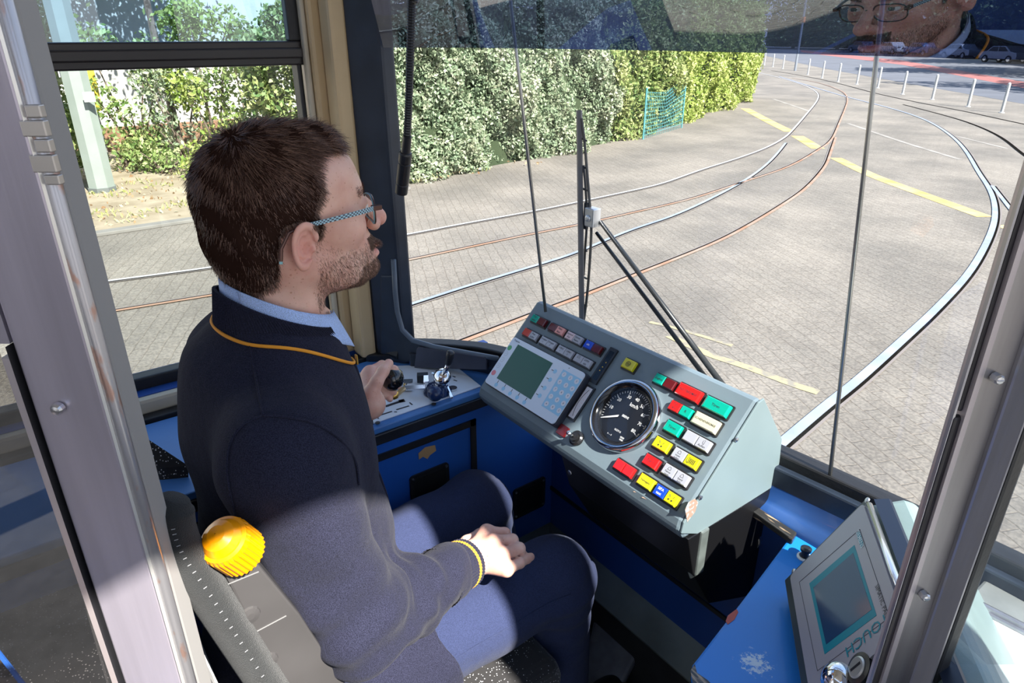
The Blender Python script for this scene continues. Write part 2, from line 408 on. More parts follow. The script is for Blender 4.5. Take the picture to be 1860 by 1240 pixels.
laurel = leafmat('laurel_leaf', (0.10, 0.20, 0.05), (0.28, 0.36, 0.11), (0.52, 0.56, 0.24))
lime = leafmat('lime_leaf', (0.17, 0.28, 0.04), (0.38, 0.48, 0.11), (0.62, 0.68, 0.24))
barkm = emat('bark', (0.20, 0.15, 0.12), 0.9, var=0.3, vscale=12)
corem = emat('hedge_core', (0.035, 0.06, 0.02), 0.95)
def lumps(x, y, s):
    return (np.sin(x * 1.7 * s + 1.3) * np.cos(y * 2.3 * s) + np.sin(x * 3.9 * s + y * 2.1 * s) * 0.5 + np.sin(y * 5.3 * s - x * 2.9 * s + 2) * 0.35)
def hedge(px, h, n, size, m, label, core=True, depth=0.7, rag=0.22, low=0.0):
    base = [P(x, y, Z=G) for x, y in px]; base = [Vector((q.x, q.y, 0)) for q in base]
    L = [0]
    for i in range(1, len(base)): L.append(L[-1] + (base[i] - base[i - 1]).length)
    t = rng.uniform(0, L[-1], n); hz = low + (h - low) * rng.uniform(0, 1, n) ** 0.9
    B = np.array([tuple(q) for q in base]); x = np.interp(t, L, B[:, 0]); y = np.interp(t, L, B[:, 1])
    away = Vector((base[-1].y - base[0].y, -(base[-1].x - base[0].x), 0)).normalized()
    if away.dot(base[0]) < 0: away = -away
    l = lumps(t, hz, 1.0)
    off = 0.25 + rag * l + 0.07 * np.sin(t * 8.1 + hz * 3.3) * np.sin(hz * 9.1 + t * 2.2) + np.abs(rng.normal(0, 0.12, n)) - 0.12 * np.sin(hz / h * math.pi)
    top = rng.uniform(0, 1, n) < 0.12
    off = np.where(top, rng.uniform(0, depth, n), off); hz = np.where(top, h + 0.15 * l, hz)
    C = np.stack([x + away.x * off, y + away.y * off, G + hz], 1)
    rr = np.clip(0.5 - l * 0.16 + 0.22 * np.sin(t * 9.3 + hz * 4.1) * np.cos(hz * 7.7 - t * 3.1) + rng.normal(0, 0.24, n), 0, 1)
    e = empty('hedge', (base[0].x, base[0].y, G), label, 'hedge')
    leaves('foliage', C, size, m, e, rr=rr, up=0.2)
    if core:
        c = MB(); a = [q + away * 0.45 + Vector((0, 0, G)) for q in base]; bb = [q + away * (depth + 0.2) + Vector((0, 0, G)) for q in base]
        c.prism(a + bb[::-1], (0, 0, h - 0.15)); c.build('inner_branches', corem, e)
    return e
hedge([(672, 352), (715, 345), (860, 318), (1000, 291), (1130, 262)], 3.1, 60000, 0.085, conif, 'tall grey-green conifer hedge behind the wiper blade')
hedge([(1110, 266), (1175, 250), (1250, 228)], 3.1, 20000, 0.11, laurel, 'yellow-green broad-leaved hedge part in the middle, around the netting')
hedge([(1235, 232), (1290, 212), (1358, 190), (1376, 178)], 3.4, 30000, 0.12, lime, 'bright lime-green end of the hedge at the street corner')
# blue-green netting on the hedge
net = MB(); A, B = P(1168, 253, Z=G), P(1238, 232, Z=G)
n_ = 22
for i in range(n_ + 1):
    q = A.lerp(B, i / n_); hh = 0.95 + 0.25 * (i / n_) - 0.18 * math.sin(math.pi * i / n_)
    net.tube([q, q + Vector((0, 0, hh * 1.25))], 0.006, 4)
for j in range(12):
    net.tube([A + Vector((0, 0, 0.1 + j * 0.095)), A.lerp(B, .5) + Vector((0, 0, 0.1 + j * 0.085)), B + Vector((0, 0, 0.12 + j * 0.115))], 0.006, 4)
en = empty('garden_netting', A, 'blue-green netting fence in front of the yellow-green hedge', 'netting')
nm = emat('net_blue', (0.10, 0.38, 0.42), 0.6)
net.build('mesh', nm, en)
m = MB(); m.tube([A, A + Vector((0, 0, 1.25))], 0.025, 8); m.build('post', nm, en); m = MB(); m.tube([B, B + Vector((0, 0, 1.5))], 0.02, 8); m.build('post', nm, en)

# mast with stickers
mastm = emat('mast_green', (0.36, 0.42, 0.39), 0.55, var=0.05, vscale=3)
q0, q1 = P(164, 352, Z=G), P(212, 350, Z=G); mc = (q0 + q1) / 2; rad = (q1 - q0).length / 2
e = empty('tram_mast', mc, 'pale green octagonal steel mast standing on the verge', 'mast')
m = MB(); m.lathe([(rad * 1.02, 0.12), (rad * 0.78, 9.0)], Matrix.Translation(mc) @ Matrix.Rotation(0.3, 4, 'Z'), 8); m.build('shaft', mastm, e)
m = MB(); m.lathe([(rad * 1.1, 0), (rad * 1.1, 0.12)], Matrix.Translation(mc) @ Matrix.Rotation(0.3, 4, 'Z'), 8); m.build('base_collar', emat('mast_base', (0.18, 0.2, 0.2), 0.7), e)
tocam = Vector((-mc.x, -mc.y, 0)).normalized()
def sticker(px, py, w, h, c, par):
    q = P(px, py, D=(Vector((mc.x, mc.y, G + 1.6)) - Vector(_C)).dot(Vector(_f)) - rad * 0.86); fr = frame(q, tocam, Vector((0, 0, 1)).cross(tocam))
    m = MB(); plate(m, fr, [(-w / 2, -h / 2), (w / 2, -h / 2), (w / 2, h / 2), (-w / 2, h / 2)], 0, 0.004)
    m.build('sticker', emat('sticker' + str(c), c, 0.5), par)
sticker(162, 176, 0.16, 0.15, (0.9, 0.9, 0.9), e)
sticker(114, 134, 0.12, 0.1, (0.85, 0.85, 0.88), e)
# hydrant post with yellow plate right of the mast
hq = P(197, 290, Z=G)
e = empty('hydrant_sign', hq, 'thin post with a yellow sign plate right beside the green mast', 'sign')
m = MB(); m.tube([hq, hq + Vector((0, 0, 2.9))], 0.03, 8); m.build('post', emat('signpost', (0.5, 0.5, 0.5), 0.5, 0.4), e)
m = MB(); fr = frame(hq + Vector((0, 0, 1.45)) + tocam * 0.05, tocam, Vector((0, 0, 1)).cross(tocam)); plate(m, fr, [(-0.1, -0.5), (0.12, -0.42), (0.12, 0.42), (-0.1, 0.5)], 0, 0.01)
m.build('plate', emat('sign_yellow', (0.85, 0.65, 0.06), 0.5), e)

# white building wall and low wall behind the shrubs
wb = P(300, 268, Z=G)
wall_o = Vector((wb.x, wb.y, G))
A = wall_o - kd * 14; B = wall_o + kd * 7.5
m = MB(); m.prism([A, B, B + kn * 0.4, A + kn * 0.4], (0, 0, 5.0))
e = empty('garden_building', A, 'bright white building wall behind the shrubs by the side window', 'building'); m.build('wall', emat('white_plaster', (0.82, 0.81, 0.80), 0.85, var=0.05), e)
A2 = A - kn * 0.2; B2 = B - kn * 0.2
m = MB(); m.prism([A2, B2, B2 + kn * 0.2, A2 + kn * 0.2], (0, 0, 0.55)); m.build('plinth', emat('brick_plinth', (0.30, 0.16, 0.10), 0.9, var=0.3, vscale=6), e)

def shrub(px, py, w, h, n, size, m, label, trunk=None, sparse=False, low=0.1):
    q = P(px, py, Z=G)
    e = empty('shrub', q, label, 'shrub')
    k = 14; cc = rng.uniform(-1, 1, (k, 3)) * np.array([w * .4, w * .4, h * .36]) + np.array([q.x, q.y, G + low + h * .5])
    idx = rng.integers(0, k, n); d = rng.normal(size=(n, 3)); d /= np.linalg.norm(d, axis=1)[:, None]
    C = cc[idx] + d * (w * 0.26) * rng.uniform(0.5, 1, n)[:, None]
    C = C[C[:, 2] > G + 0.03]
    leaves('foliage', C, size, m, e, up=0.1)
    b = MB()
    for i in range(7):
        t = cc[i]; b.tube([q, (q + Vector(t)) / 2 + Vector(rng.normal(0, .05, 3)), Vector(t)], [0.035, 0.02, 0.01], 6)
    b.build('branches', barkm, e)
mixl = leafmat('shrub_leaf', (0.10, 0.20, 0.04), (0.30, 0.42, 0.13), (0.60, 0.68, 0.34))
for a in [(70, 345, 1.9, 2.4, 9000, 0.12, laurel, 'dense shrub left of the green mast'),
          (130, 330, 1.3, 3.4, 2600, 0.12, mixl, 'tall loose shrub directly behind the green mast'),
          (262, 300, 1.5, 2.6, 1500, 0.11, mixl, 'loose shrub right of the green mast against the white wall'),
          (345, 296, 1.5, 2.0, 1300, 0.10, conif, 'thin grey-green shrub against the white wall above the hair'),
          (400, 296, 1.5, 3.4, 2600, 0.12, lime, 'bright yellow-green shrub right of the thin trunk'),
          (475, 296, 1.6, 3.2, 3000, 0.11, mixl, 'shrub above the forehead left of the window frame'),
          (540, 330, 1.4, 3.0, 6500, 0.11, laurel, 'dark green shrub at the front end of the side window'),
          (612, 345, 1.3, 2.8, 6500, 0.11, laurel, 'shrub hidden behind the beige pillar, beside the conifer hedge'),
          (236, 312, 1.2, 0.6, 900, 0.10, laurel, 'low shrub at the foot of the plinth beside the mast'),
          (300, 318, 1.0, 0.45, 550, 0.09, mixl, 'low leafy clump on the verge in the middle of the side window'),
          (372, 322, 0.8, 0.5, 420, 0.09, lime, 'low leafy clump on the verge just behind the head')]:
    shrub(*a)
def tree_trunk(px, py, h, r, label, lean=(0, 0)):
    q = P(px, py, Z=G); e = empty('tree', q, label, 'tree')
    b = MB(); b.tube([q, q + Vector((lean[0] * .5, lean[1] * .5, h / 2)), q + Vector((lean[0], lean[1], h))], [r, r * .8, r * .55], 8); b.build('trunk', barkm, e)
    C = np.array([q.x + lean[0], q.y + lean[1], G + h + 0.3]) + rng.normal(0, 0.7, (3500, 3)) * np.array([1, 1, .6])
    leaves('crown', C, 0.13, mixl, e)
tree_trunk(332, 285, 4.2, 0.09, 'thin dark tree trunk leaning in front of the white wall', (-0.25, -0.1))
tree_trunk(112, 300, 4.6, 0.07, 'thin reddish trunk left of the green mast', (-0.1, 0.1))
# grass and fallen leaves on the verge
gn = 5200
t = rng.uniform(-3, 8, gn); s_ = rng.uniform(0.35, 5.5, gn); keep = (lumps(t * 1.3, s_ * 1.4, 1.0) > 0.35); t = t[keep]; s_ = s_[keep]
C = np.stack([K0.x + kd.x * t + kn.x * s_, K0.y + kd.y * t + kn.y * s_, np.full(len(t), G + 0.07)], 1)
grassm = leafmat('grass_blade', (0.30, 0.36, 0.10), (0.50, 0.52, 0.20), (0.62, 0.60, 0.32))
tag(leaves('grass_patches', C, 0.10, grassm, up=1.5, asp=0.25), 'patchy dry grass growing on the verge behind the kerb', 'grass', kind='stuff')
t = rng.uniform(-3, 9, 1500); s_ = rng.uniform(0.3, 6, 1500)
C = np.stack([K0.x + kd.x * t + kn.x * s_, K0.y + kd.y * t + kn.y * s_, np.full(len(t), G + 0.06)], 1)
litm = leafmat('dry_leaf', (0.35, 0.20, 0.10), (0.55, 0.38, 0.22), (0.75, 0.65, 0.50))
tag(leaves('leaf_litter', C, 0.07, litm, up=0.0), 'brown fallen leaves scattered over the verge', 'leaves', kind='stuff')

# trees far behind the bollards (their shade falls on the far road)
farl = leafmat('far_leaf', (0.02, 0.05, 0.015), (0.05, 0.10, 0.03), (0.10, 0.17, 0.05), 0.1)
def big_tree(x, y, h, w, label):
    e = empty('tree', (x, y, G), label, 'tree')
    b = MB(); b.tube([(x, y, G), (x, y, G + h * .5)], [0.3, 0.2], 8)
    for k in range(5):
        a = k * 1.3; b.tube([(x, y, G + h * .35), (x + math.cos(a) * w * .3, y + math.sin(a) * w * .3, G + h * .65)], [0.14, 0.05], 6)
    b.build('trunk', barkm, e)
    k = 26; cc = rng.uniform(-1, 1, (k, 3)) * np.array([w * .42, w * .42, h * .28]) + np.array([x, y, G + h * .62])
    n = 5200; idx = rng.integers(0, k, n); d = rng.normal(size=(n, 3)); d /= np.linalg.norm(d, axis=1)[:, None]
    leaves('crown', cc[idx] + d * w * 0.2, 0.55, farl, e)
far_base = [P(x, y, Z=G) for x, y in [(1440, 88), (1520, 90), (1600, 92), (1690, 97), (1790, 104), (1900, 116), (2040, 136)]]
tl = ['directly behind the street lamp', 'right of the street lamp', 'behind the thin rod', 'right of the thin rod', 'in the upper right beside the reflected face', 'near the right door post', 'beyond the right door post']
for q, lb in zip(far_base, tl):
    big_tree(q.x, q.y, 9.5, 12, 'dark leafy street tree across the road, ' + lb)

for (x, y), lb in (((-15, 57), 'right of the far road, shading the red cycle lane'), ((-4, 44), 'right of the near end of the far road'), ((-23, 80), 'at the far right end of the red cycle lane')):
    big_tree(x, y, 11, 10, 'leafy street tree ' + lb)
hb = [P(x, y, Z=G) for x, y in [(1395, 84), (1500, 86), (1600, 88.5), (1700, 92.5), (1800, 99), (1920, 112), (2060, 132)]]
C = []
for i in range(len(hb) - 1):
    n_ = 2600; t = rng.uniform(0, 1, n_)[:, None]; a_ = np.array(tuple(hb[i])); b_ = np.array(tuple(hb[i + 1])); C.append(a_ + (b_ - a_) * t + np.stack([rng.normal(0, .8, n_), rng.normal(0, .8, n_), rng.uniform(0, 4.5, n_)], 1))
e = empty('far_hedge', hb[0], 'dark tall bushes beyond the parked cars across the far road', 'hedge')
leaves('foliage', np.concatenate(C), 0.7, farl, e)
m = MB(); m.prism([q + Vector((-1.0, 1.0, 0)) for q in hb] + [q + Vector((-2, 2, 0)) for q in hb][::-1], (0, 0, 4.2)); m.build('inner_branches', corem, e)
def car(px, py, ang_, col, label):
    q = P(px, py, Z=G); e = empty('parked_car', q, label, 'car'); M_ = Matrix.Translation(q) @ Matrix.Rotation(ang_, 4, 'Z')
    paint = mat('car_' + str(col), col, 0.25, 0.3, coat=.6); L_ = 2.15
    b = MB(); pr_ = [(-L_, .32), (-L_, .75), (-L_ + .25, .92), (-1.35, .98), (-.75, 1.42), (.75, 1.45), (1.35, 1.0), (L_ - .1, .88), (L_, .6), (L_, .32)]
    b.prism([M_ @ Vector((x, -.85, z)) for x, z in pr_], M_.to_3x3() @ Vector((0, 1.7, 0))); b.build('car_body', paint, e, bevel=.06, segs=3)
    b = MB()
    for sy in (-.86, .84):
        b.prism([M_ @ Vector((x, sy, z)) for x, z in ((-1.15, .98), (-.70, 1.36), (-.05, 1.38), (-.05, .98))], M_.to_3x3() @ Vector((0, .02, 0))); b.prism([M_ @ Vector((x, sy, z)) for x, z in ((.02, .98), (.02, 1.38), (.68, 1.37), (1.1, 1.0))], M_.to_3x3() @ Vector((0, .02, 0)))
    b.build('side_window', mat('car_window', (0.02, 0.025, 0.03), 0.08), e)
    for sx in (-1.35, 1.35):
        for sy in (-.88, .68):
            b = MB(); b.lathe([(.33, 0), (.33, .2)], M_ @ frame((sx, sy, .33), (0, 1, 0), (1, 0, 0)), 20, 0); b.lathe([(.19, -.01), (.19, .21)], M_ @ frame((sx, sy, .33), (0, 1, 0), (1, 0, 0)), 14, 1); b.build('wheel', [black_t, mat('hub_cap', (0.5, 0.5, 0.52), 0.3, 0.8)], e)
black_t = mat('tyre', (0.012, 0.012, 0.013), 0.8)
dr_ = hb[3] - hb[1]; an_ = math.atan2(dr_.y, dr_.x)
for px_, py_, c_, lb in ((1565, 95, (.05, .08, .14), 'small dark blue car parked left of the thin rod'), (1618, 98, (.45, .46, .48), 'silver car parked just right of the thin rod'), (1672, 101, (.10, .25, .45), 'blue car parked across the far road under the reflected chin'), (1742, 106, (.55, .56, .58), 'light grey car parked across the far road, second from the right'), (1822, 114, (.62, .63, .65), 'white car parked farthest right across the road')):
    car(px_, py_, an_, c_, lb)
# ------------------------------------------------------------------ the driver's cab: shell
blue = mat('cab_blue_paint', (0.018, 0.105, 0.42), 0.38, var=0.10, vscale=2.5, coat=0.15)
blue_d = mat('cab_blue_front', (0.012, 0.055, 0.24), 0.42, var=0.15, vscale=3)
black = mat('black_rubber', (0.012, 0.012, 0.014), 0.5, bump=0.3, bscale=40)
blackp = mat('black_paint', (0.018, 0.020, 0.026), 0.35, var=0.3, vscale=12)
navy = mat('navy_frame_paint', (0.022, 0.032, 0.052), 0.38, var=0.25, vscale=10, bump=0.25, bscale=25)
floorm = mat('floor_black', (0.012, 0.012, 0.013), 0.7, var=0.3, vscale=20)
beige = mat('beige_pillar', (0.58, 0.43, 0.24), 0.42, var=0.07, vscale=6)
beige_l = mat('beige_sill', (0.52, 0.46, 0.35), 0.5, var=0.1, vscale=6)
alu = mat('brushed_aluminium', (0.50, 0.49, 0.52), 0.33, 0.85, var=0.12, vscale=5, stretch=(9, 9, 0.6), bump=0.08, bscale=30)
alu_d = mat('dull_aluminium', (0.36, 0.34, 0.34), 0.42, 0.8, var=0.15, vscale=5, stretch=(9, 9, 0.6))
chrome = mat('chrome', (0.85, 0.85, 0.86), 0.08, 1.0)
steelscrew = mat('screw_steel', (0.6, 0.6, 0.62), 0.3, 1.0)
ceil_m = mat('pale_ceiling', (0.62, 0.60, 0.56), 0.6)
greym = mat('metal_edging', (0.16, 0.19, 0.18), 0.4, 0.6, var=0.2, vscale=8)

FL = 0.08
mb = MB(); mb.box((-1.5, -1.6, FL - 0.05), (0.78, 1.05, FL)); structure(mb.build('floor', floorm))
# left side wall: below the window, pillar, lintel
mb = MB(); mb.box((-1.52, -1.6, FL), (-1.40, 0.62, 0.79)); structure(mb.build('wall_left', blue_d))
mb = MB(); mb.box((-1.49, -1.6, 1.86), (-1.40, 0.62, 2.6)); structure(mb.build('trim_1', beige_l))
# ceiling; unseen right wall, header and pillar shaped to cast the sun's shadow edges
mb = MB(); mb.box((-1.52, -1.6, 2.58), (0.80, 1.0, 2.63)); structure(mb.build('ceiling', ceil_m))
mb = MB()
mb.box((0.76, -1.6, FL), (0.80, 1.0, 0.74)); mb.box((0.76, -1.6, 2.385), (0.80, 1.0, 2.60)); mb.box((0.76, 0.537, 0.74), (0.80, 0.72, 2.39)); mb.box((0.76, -0.42, 0.74), (0.80, -0.25, 2.39))
structure(mb.build('wall_right', ceil_m))
# saloon behind the cab: floor, ceiling, window walls, far end
mb = MB(); mb.box((-1.5, -7.0, FL - 0.05), (0.78, -1.6, FL)); structure(mb.build('trim_21', floorm))
mb = MB(); mb.box((-1.52, -7.0, 2.28), (0.80, -1.6, 2.33)); structure(mb.build('trim_22', ceil_m))
mb = MB()
for xa, xb in ((-1.52, -1.48), (0.76, 0.80)):
    mb.box((xa, -7.0, FL), (xb, -1.6, 0.85)); mb.box((xa, -7.0, 1.9), (xb, -1.6, 2.28))
    for k in range(5): mb.box((xa, -1.75 - k * 1.3, .85), (xb, -1.6 - k * 1.3, 1.9))
structure(mb.build('trim_23', ceil_m))
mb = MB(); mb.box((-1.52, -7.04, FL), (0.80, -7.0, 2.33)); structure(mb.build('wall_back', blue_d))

# windscreen: plan curve shared by sill, frame, glass
WS = smooth(catmull([Vector(q) for q in [(-1.29, .680, 0), (-1.215, .762, 0), (-1.11, .828, 0), (-0.80, .918, 0), (-.516, .963, 0), (-.13, .985, 0), (0.2, .965, 0), (0.50, .87, 0), (.76, .62, 0)]], 8), 2)
def rake(z): return -0.02 * (z - 0.8)
def ws_sheet(z0, z1, inset=0.0, i0=0, i1=None, nz=6):
    line = WS[i0:i1]; off = offs(line, inset, 0); vs = []; n = len(line)
    for k in range(nz + 1):
        z = z0 + (z1 - z0) * k / nz
        vs += [(q.x, q.y + rake(z), z) for q in off]
    return vs, [(k * n + i, k * n + i + 1, (k + 1) * n + i + 1, (k + 1) * n + i) for k in range(nz) for i in range(n - 1)]
glass_ws = glassmat('windscreen_glass', (0.97, 0.985, 0.98), 0.015)
mb = MB(); v, f = ws_sheet(0.80, 2.37); mb.add(v, f); o = mb.build('windscreen_glass', glass_ws, smooth=True); o.name = 'window_1'; structure(o)
# reflecting tinted band over the windscreen
film = glassmat('tinted_band', (0.13, 0.17, 0.30), 0.30, 0.0, (0.9, 0.92, 1.0))
mb = MB(); v, f = ws_sheet(1.425, 1.60, 0.02, 0, [q.x > -.20 for q in WS].index(True)); v = [(x, y - .20 * (z - 1.425) - .145 * (max(x, -.8) + .8), z) for x, y, z in v]; mb.add(v, f)
o = mb.build('tinted_band', film, smooth=True); tag(o, 'tinted reflecting sun band across the top of the windscreen', 'sun visor')

# windscreen frame (rubber + navy metal)
def ws_bar(d0, d1, z0, z1, mi, mb, i0=0, i1=None):
    line = WS[i0:i1]; a = offs(line, d0, 0); b = offs(line, d1, 0); n = len(line)
    vs = []
    for L, z in ((a, z0), (b, z0), (b, z1), (a, z1)): vs += [(q.x, q.y + rake(z), z) for q in L]
    fs = [(j * n + i, j * n + i + 1, ((j + 1) % 4) * n + i + 1, ((j + 1) % 4) * n + i) for j in range(4) for i in range(n - 1)]
    fs += [(0, n, 2 * n, 3 * n), (n - 1, 2 * n - 1, 3 * n - 1, 4 * n - 1)]
    mb.add(vs, fs, mi)
mb = MB(); ws_bar(-0.012, 0.022, 0.765, 0.805, 0, mb); ws_bar(0.018, 0.034, 0.745, 0.785, 1, mb)
structure(mb.build('trim_2', [black, navy], bevel=0.004))
mb = MB(); ws_bar(-0.02, 0.12, 2.36, 2.6, 0, mb); structure(mb.build('trim_3', ceil_m))
# left corner post of the windscreen with the rounded lower corner
a0 = Vector((-1.345, .60, 0)); a1 = Vector((-1.285, .672, 0))
mb = MB()
mb.prism([Vector((-1.40, .621, .74)), Vector((-1.345, .621, .74)), Vector((-1.285, .66, .74)), Vector((-1.285, .69, .74)), Vector((-1.40, .69, .74))], (0, -0.015, 1.74))
structure(mb.build('trim_4', navy, bevel=0.006))
# fillet web in the rounded corner
cpx = [(690, 500), (716, 500), (722, 560), (730, 596), (748, 616), (790, 629), (905, 650), (905, 672), (690, 655)]
nWS = (Vector((-1.09, .80, 0)) - Vector((-1.29, .672, 0))); nWS = Vector((nWS.y, -nWS.x, 0)).normalized()
mb = MB(); mb.prism([PL(x, y, nWS, (-1.285, .655, .8)) for x, y in cpx], nWS * -0.012)
structure(mb.build('trim_5', navy, bevel=0.004))
mb = MB(); mb.tube([PL(x, y, nWS, (-1.282, .655, .8)) + nWS * 0.003 for x, y in [(716, 470), (719, 530), (723, 566), (732, 598), (750, 617), (790, 629), (850, 640), (905, 650)]], 0.006, 8)
structure(mb.build('trim_6', mat('frame_edge', (0.10, 0.13, 0.17), 0.35), smooth=True))
# beige pillar between side window and windscreen
mb = MB()
mb.box((-1.47, .562, .76), (-1.398, .61, 2.58)); mb.box((-1.398, .582, .76), (-1.347, .619, 2.58))
structure(mb.build('trim_7', beige, bevel=0.008))
mb = MB(); mb.box((-1.425, .551, .76), (-1.408, .561, 2.58)); structure(mb.build('trim_8', beige_l, bevel=0.004))

# side window: frame, lower pane, sliding sash above
e = empty('side_window', (-1.45, 0.1, .8), 'cab side window with black frame beside the driver', 'window')
e.name = 'window_2'; del e['label']; del e['category']; e['kind'] = 'structure'
m = MB(); m.box((-1.465, -.45, .785), (-1.43, .58, .815)); m.box((-1.455, -.45, .77), (-1.425, .58, .79)); m.box((-1.465, .541, .785), (-1.428, .5505, 1.86)); m.build('window_frame', black, e, bevel=0.004)
m = MB(); m.box((-1.47, -.45, 1.392), (-1.425, .575, 1.436)); m.box((-1.45, -.45, 1.405), (-1.418, .565, 1.424)); m.build('sash_rail', mat('sash_black', (0.022, 0.018, 0.018), 0.35), e, bevel=0.003)
m = MB(); m.box((-1.448, .53, 1.436), (-1.425, .556, 1.86)); m.build('sash_stile', black, e, bevel=0.003)
m = MB(); m.add([(-1.452, -.45, .81), (-1.452, .56, .81), (-1.452, .56, 1.40), (-1.452, -.45, 1.40)], [(0, 1, 2, 3)]); m.build('lower_pane', glassmat('side_glass', (0.80, 0.84, 0.80), 0.02), e)
m = MB(); m.add([(-1.44, -.45, 1.43), (-1.44, .54, 1.43), (-1.44, .54, 1.86), (-1.44, -.45, 1.86)], [(0, 1, 2, 3)]); m.build('upper_pane', glassmat('tinted_glass', (0.30, 0.46, 0.62), 0.10), e)
mb = MB(); mb.box((-1.455, -.6, .752), (-1.385, .52, .788)); structure(mb.build('trim_9', beige_l, bevel=0.008))
mb = MB(); mb.box((-1.39, -.6, .742), (-1.36, .60, .757)); structure(mb.build('trim_10', black, bevel=0.002))
mb = MB(); mb.tube([(-1.384, .62, .775), (-1.30, .655, .77)], 0.014, 8)
structure(mb.build('trim_11', black))

# ------------------------------------------------------------------ left desk
e = empty('driver_desk', (-1.22, .2, FL), 'blue side desk with white switch plate at the driver\'s left', 'desk')
dk = [(-1.355, -.6), (-1.07, -.6), (-1.07, .79), (-1.165, .79), (-1.24, .725), (-1.355, .60)]
m = MB(); m.prism([(x, y, .735) for x, y in dk], (0, 0, .015)); m.build('desk_top', mat('desk_blue', (0.06, 0.19, 0.47), 0.4, var=0.08), e, bevel=0.003)
m = MB(); m.prism([(x + (.004 if x > -1.08 else 0), y, .712) for x, y in dk], (0, 0, .0235)); m.build('desk_edge', blackp, e, bevel=0.002)
m = MB(); m.box((-1.09, -.6, FL), (-1.07, .93, .712)); m.box((-1.36, -.6, FL), (-1.34, .93, .712)); m.build('front_panel', blue, e)
# hatch outline strips, recessed vents, chipped paint
m = MB(); m.box((-1.07, .10, .675), (-1.066, .706, .690)); m.box((-1.07, .692, .36), (-1.066, .706, .690)); m.build('hatch_gap', black, e)
def vent(cx, cz, w, h, sk):
    m = MB(); fr = frame((-1.069, cx, cz), (1, 0, 0), (0, 1, 0))
    plate(m, fr, rrect(w, h, .008), 0, .004, 0); plate(m, fr, rrect(w * .82, h * .74, .005), .004, .0045, 1)
    for sx in (-1, 1):
        for sy in (-1, 1): m.lathe([(.003, .004), (.003, .0058), (.001, .0062)], fr @ Matrix.Translation((sx * w * .43, sy * h * .4, 0)), 8, 2)
    m.build('vent', [black, mat('vent_dark', (0.004, 0.004, 0.005), 0.6), steelscrew], e)
vent(.857, .412, .098, .088, 0); vent(.585, .570, .095, .080, 0)
m = MB(); ch = [(760, 823), (772, 812), (790, 808), (792, 818), (781, 826), (776, 833), (768, 829), (761, 834)]
m.prism([P(x, y, X=-1.0695) for x, y in ch], (.0008, 0, 0)); m.build('paint_chip', mat('chip', (0.45, 0.27, 0.12), 0.8), e)
# white plate
wpl = [(-1.075 - .012, .46), (-1.075 - .012, .735), (-1.215, .745), (-1.305, .605), (-1.305, .20), (-1.087, .20)]
m = MB(); m.prism([(x, y, .750) for x, y in wpl], (0, 0, .003)); wp = m.build('switch_plate', mat('white_plate', (0.72, 0.76, 0.82), 0.35, var=0.03), e, bevel=0.001)
m = MB()
for (x, y) in ((832, 658), (788, 734), (686, 768)):
    q = P(x, y, Z=.753); m.lathe([(.005, 0), (.005, .0015), (.002, .002)], Matrix.Translation(q), 10)
m.build('screw', mat('dark_screw', (0.06, 0.06, 0.06), 0.4, 0.5), wp)
m = MB()
def slot(a, b, w):
    A, B = P(*a, Z=.7532), P(*b, Z=.7532); d = (B - A).normalized(); n = Vector((-d.y, d.x, 0)) * w
    m.prism([A - n, B - n, B + n, A + n], (0, 0, .0006))
slot((690, 754), (712, 747), .0016); slot((720, 744), (743, 737), .0016); slot((700, 738), (733, 727), .0035); slot((725, 729), (735, 727), .006)
for a, b in (((824, 690), (830, 692)), ((822, 683), (827, 685)), ((744, 731), (749, 735)), ((682, 757), (688, 760)), ((716, 748), (721, 748))): slot(a, b, .0012)
m.build('scale_marks', mat('ink', (0.02, 0.02, 0.03), 0.5), wp)

# levers on the white plate
e = empty('reverser_lever', P(803, 712, Z=.753), 'chrome lever assembly with black handle grip standing on the white plate', 'lever')
bq = P(795, 712, Z=.753)
m = MB(); m.lathe([(.030, 0), (.030, .004), (.024, .010), (.022, .016), (.010, .020)], Matrix.Translation(bq), 24); m.build('base_disc', mat('dark_blue_knob', (0.012, 0.03, 0.10), 0.2), e, smooth=True)
m = MB(); c0 = P(803, 685, Z=.79); m.lathe([(.004, -.012), (.016, -.010), (.019, -.004), (.019, .004), (.013, .009), (.004, .011)], frame(c0, (0.35, -0.65, 0.55), (1, 0, 0)), 24); m.build('chrome_hub', chrome, e, smooth=True)
m = MB(); m.tube([bq + Vector((0, 0, .01)), c0 + Vector((0, 0, -.004))], [.012, .011], 12); m.build('pivot', chrome, e, smooth=True)
g0, g1, g2 = P(810, 672, Z=.81), P(814, 662, Z=.828), P(819, 638, Z=.862)
m = MB(); m.tube([c0, g0, g1], [.006, .0055, .005], 10); m.build('lever_rod', chrome, e, smooth=True)
m = MB(); m.tube([g1, g1.lerp(g2, .15), g1.lerp(g2, .9), g2], [.006, .0078, .0082, .005], 14); m.build('grip', blackp, e, smooth=True)
m = MB(); d0 = P(797, 717, Z=.765); m.lathe([(.002, -.012), (.013, -.010), (.017, 0), (.012, .010), (.002, .013)], frame(d0 + Vector((0, -.008, .006)), (.5, -.5, .6), (1, 0, 0)), 20); m.build('round_knob', mat('dark_blue_knob'  , (0, 0, 0)), e, smooth=True)
m = MB(); t0, t1 = P(812, 703, Z=.765), P(821, 722, Z=.757); m.tube([t0, t1], [.004, .003], 6); m.lathe([(.010, 0), (.010, .003)], Matrix.Translation(P(822, 706, Z=.754)), 16)
m.tube([P(800, 682, Z=.79), P(785, 677, Z=.79)], .002, 6); m.build('pointer', chrome, e)
e = empty('control_linkage', P(745, 710, Z=.753), 'flat metal linkage arm lying on the white plate between hand and lever', 'linkage')
